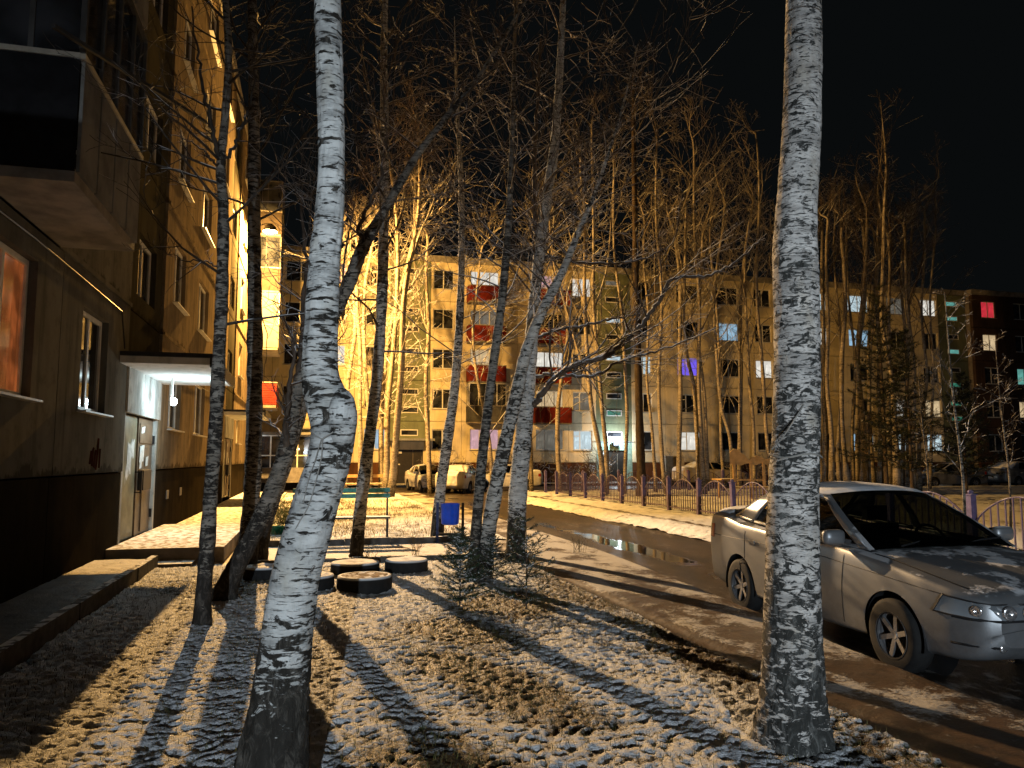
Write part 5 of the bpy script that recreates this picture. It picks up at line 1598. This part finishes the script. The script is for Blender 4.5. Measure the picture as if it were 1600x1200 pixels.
        for z, r_, nm in ((.545, .009, 'bumper_line'), (.36, .010, 'bumper_vent')):
            g = Geo(); g.tube([nose(y, z, .006) for y in np.linspace(-.76, .76, 41)], r_, 5); g.obj(nm, M_TRIM, root)
        g = Geo()
        for z in (.60, .625, .65): g.tube([nose(y, z, .012) for y in np.linspace(-.22, .22, 9)], .008, 4)
        g.obj('grille', M_TRIM, root)
        # bonnet gap, wipers
        for sd in (1, -1):
            g = Geo(); g.tube([(x, sd * (np.interp(x, xs, hw) * .86), np.interp(x, xs, zs) + (np.interp(x, xs, zt) - np.interp(x, xs, zs)) * .72 + .006) for x in np.linspace(1.0, 1.93, 18)], .0045, 4); g.obj('bonnet_gap', M_TRIM, root)
        for y0 in (-.5, .1):
            g = Geo(); g.tube([(1.05, y0, .955), (.98, y0 + .25, .985), (.93, y0 + .5, .995)], .008, 5); g.obj('wiper', M_TRIM, root)
    X_, Y_ = np.meshgrid(np.linspace(-half + .07, -1.60, 16), np.linspace(-1, 1, 19), indexing='ij')
    top_ = np.interp(X_, xs, zt); w_ = np.interp(X_, xs, hw) * .86
    ed = np.minimum(1, np.minimum((X_ + half - .07) / .06, (-1.60 - X_) / .05)) * np.minimum(1, (1 - abs(Y_)) / .1)
    Z_ = top_ + .030 * (1 - Y_ ** 2) - .012 * abs(Y_) ** 3 - .004 + ed * (.020 + .022 * fbm(X_ + 3, Y_, 5, 3, 9))
    g = Geo(); g.grid(np.stack([X_, Y_ * w_, Z_], -1)); g.obj('boot_snow', M_SNOWM, root, smooth=True)
    if plate:
        g = Geo(); g.box((-half - .012, -.26, .50), (-half + .02, .26, .61)); g.obj('number_plate', M_WHITE, root)
        g = Geo(); g.box((half - .02, -.26, .40), (half + .012, .26, .51)); g.obj('number_plate', M_WHITE, root)
    return root


PM = paint('silver_paint', (.16, .168, .178), .36, .55, .34)
car = make_car('silver saloon car with snow on roof and bonnet behind the thick birch', None, PM)
car.location = (5.41, 6.60, -.135); car.rotation_euler = (0, 0, R(-90) - R(3.0))
# a thin, uneven quilt of snow on the roof and boot
for ch in list(car.children):
    if ch.name.startswith('roof'):
        me = ch.data
        co = np.array([v.co[:] for v in me.vertices]); keep = co
        g = Geo(); Pn = co.reshape(14, 17, 3).copy()
        k = .012 + .014 * fbm(Pn[..., 0] * 1.0, Pn[..., 1] * 1.0, 6, 3, 7)
        edge = np.minimum(1, np.minimum(np.arange(14), 13 - np.arange(14))[:, None] / 1.0) * np.minimum(1, np.minimum(np.arange(17), 16 - np.arange(17))[None, :] / 1.0)
        Pn[..., 2] += k * edge - .002 * (1 - edge)
        g.grid(Pn); g.obj('roof_snow', M_SNOWM, car, smooth=True)

PW = paint('white_snowed_paint', (.60, .58, .54), .4, .1, .9)
PD = paint('dark_snowed_paint', (.03, .032, .036), .35, .3, .75)
c2 = make_car('white snow dusted car seen from behind at the end of the road', 'cars parked in front of the far block', PW, rich=True, snowcap=M_SNOWM)
q = wp(706, 760, 38.5); c2.location = (q[0] + .8, 39.6, -.135); c2.rotation_euler = (0, 0, R(62))
c3 = make_car('white car parked sideways behind the first one, its wheel facing the road', 'cars parked in front of the far block', PW, rich=True, snowcap=M_SNOWM)
q = wp(768, 757, 41.5); c3.location = (q[0] + .9, 41.6, -.135); c3.rotation_euler = (0, 0, R(178))


def place_copy(src, label, loc, rz, mat=None, sz=1.0):
    c = copy_tree(src); c['label'] = label; c.location = loc; c.rotation_euler = (0, 0, rz); c.scale = (sz, sz, sz)
    if mat:
        for ch in c.children:
            if ch.name.split('.')[0] in ('body', 'roof', 'door_frame', 'windscreen_pillar', 'rear_pillar', 'mirror'):
                ch.data = ch.data.copy(); ch.data.materials.clear(); ch.data.materials.append(mat)
    return c


place_copy(c3, 'grey snow crusted car nose on, half hidden left of the white cars', (6.1, 41.8, -.135), R(-82))
PT = paint('tan_snowed_paint', (.42, .36, .28), .5, .1, .8)
place_copy(c3, 'snow covered tan car behind the fence beside the utility cabinet', (24.6, 44.6, -.135), R(4), PT, 1.12)
place_copy(c3, 'dark car with snow on its roof parked behind the grove at the right', (37.3, 38.9, -.135), R(172), PD, 1.05)
place_copy(c3, 'dark snow topped car at the right edge behind the fence', (43.2, 39.3, -.135), R(8), PD, 1.1)
place_copy(c3, 'dark car between the grove trunks', (31.8, 40.2, -.135), R(176), PD)
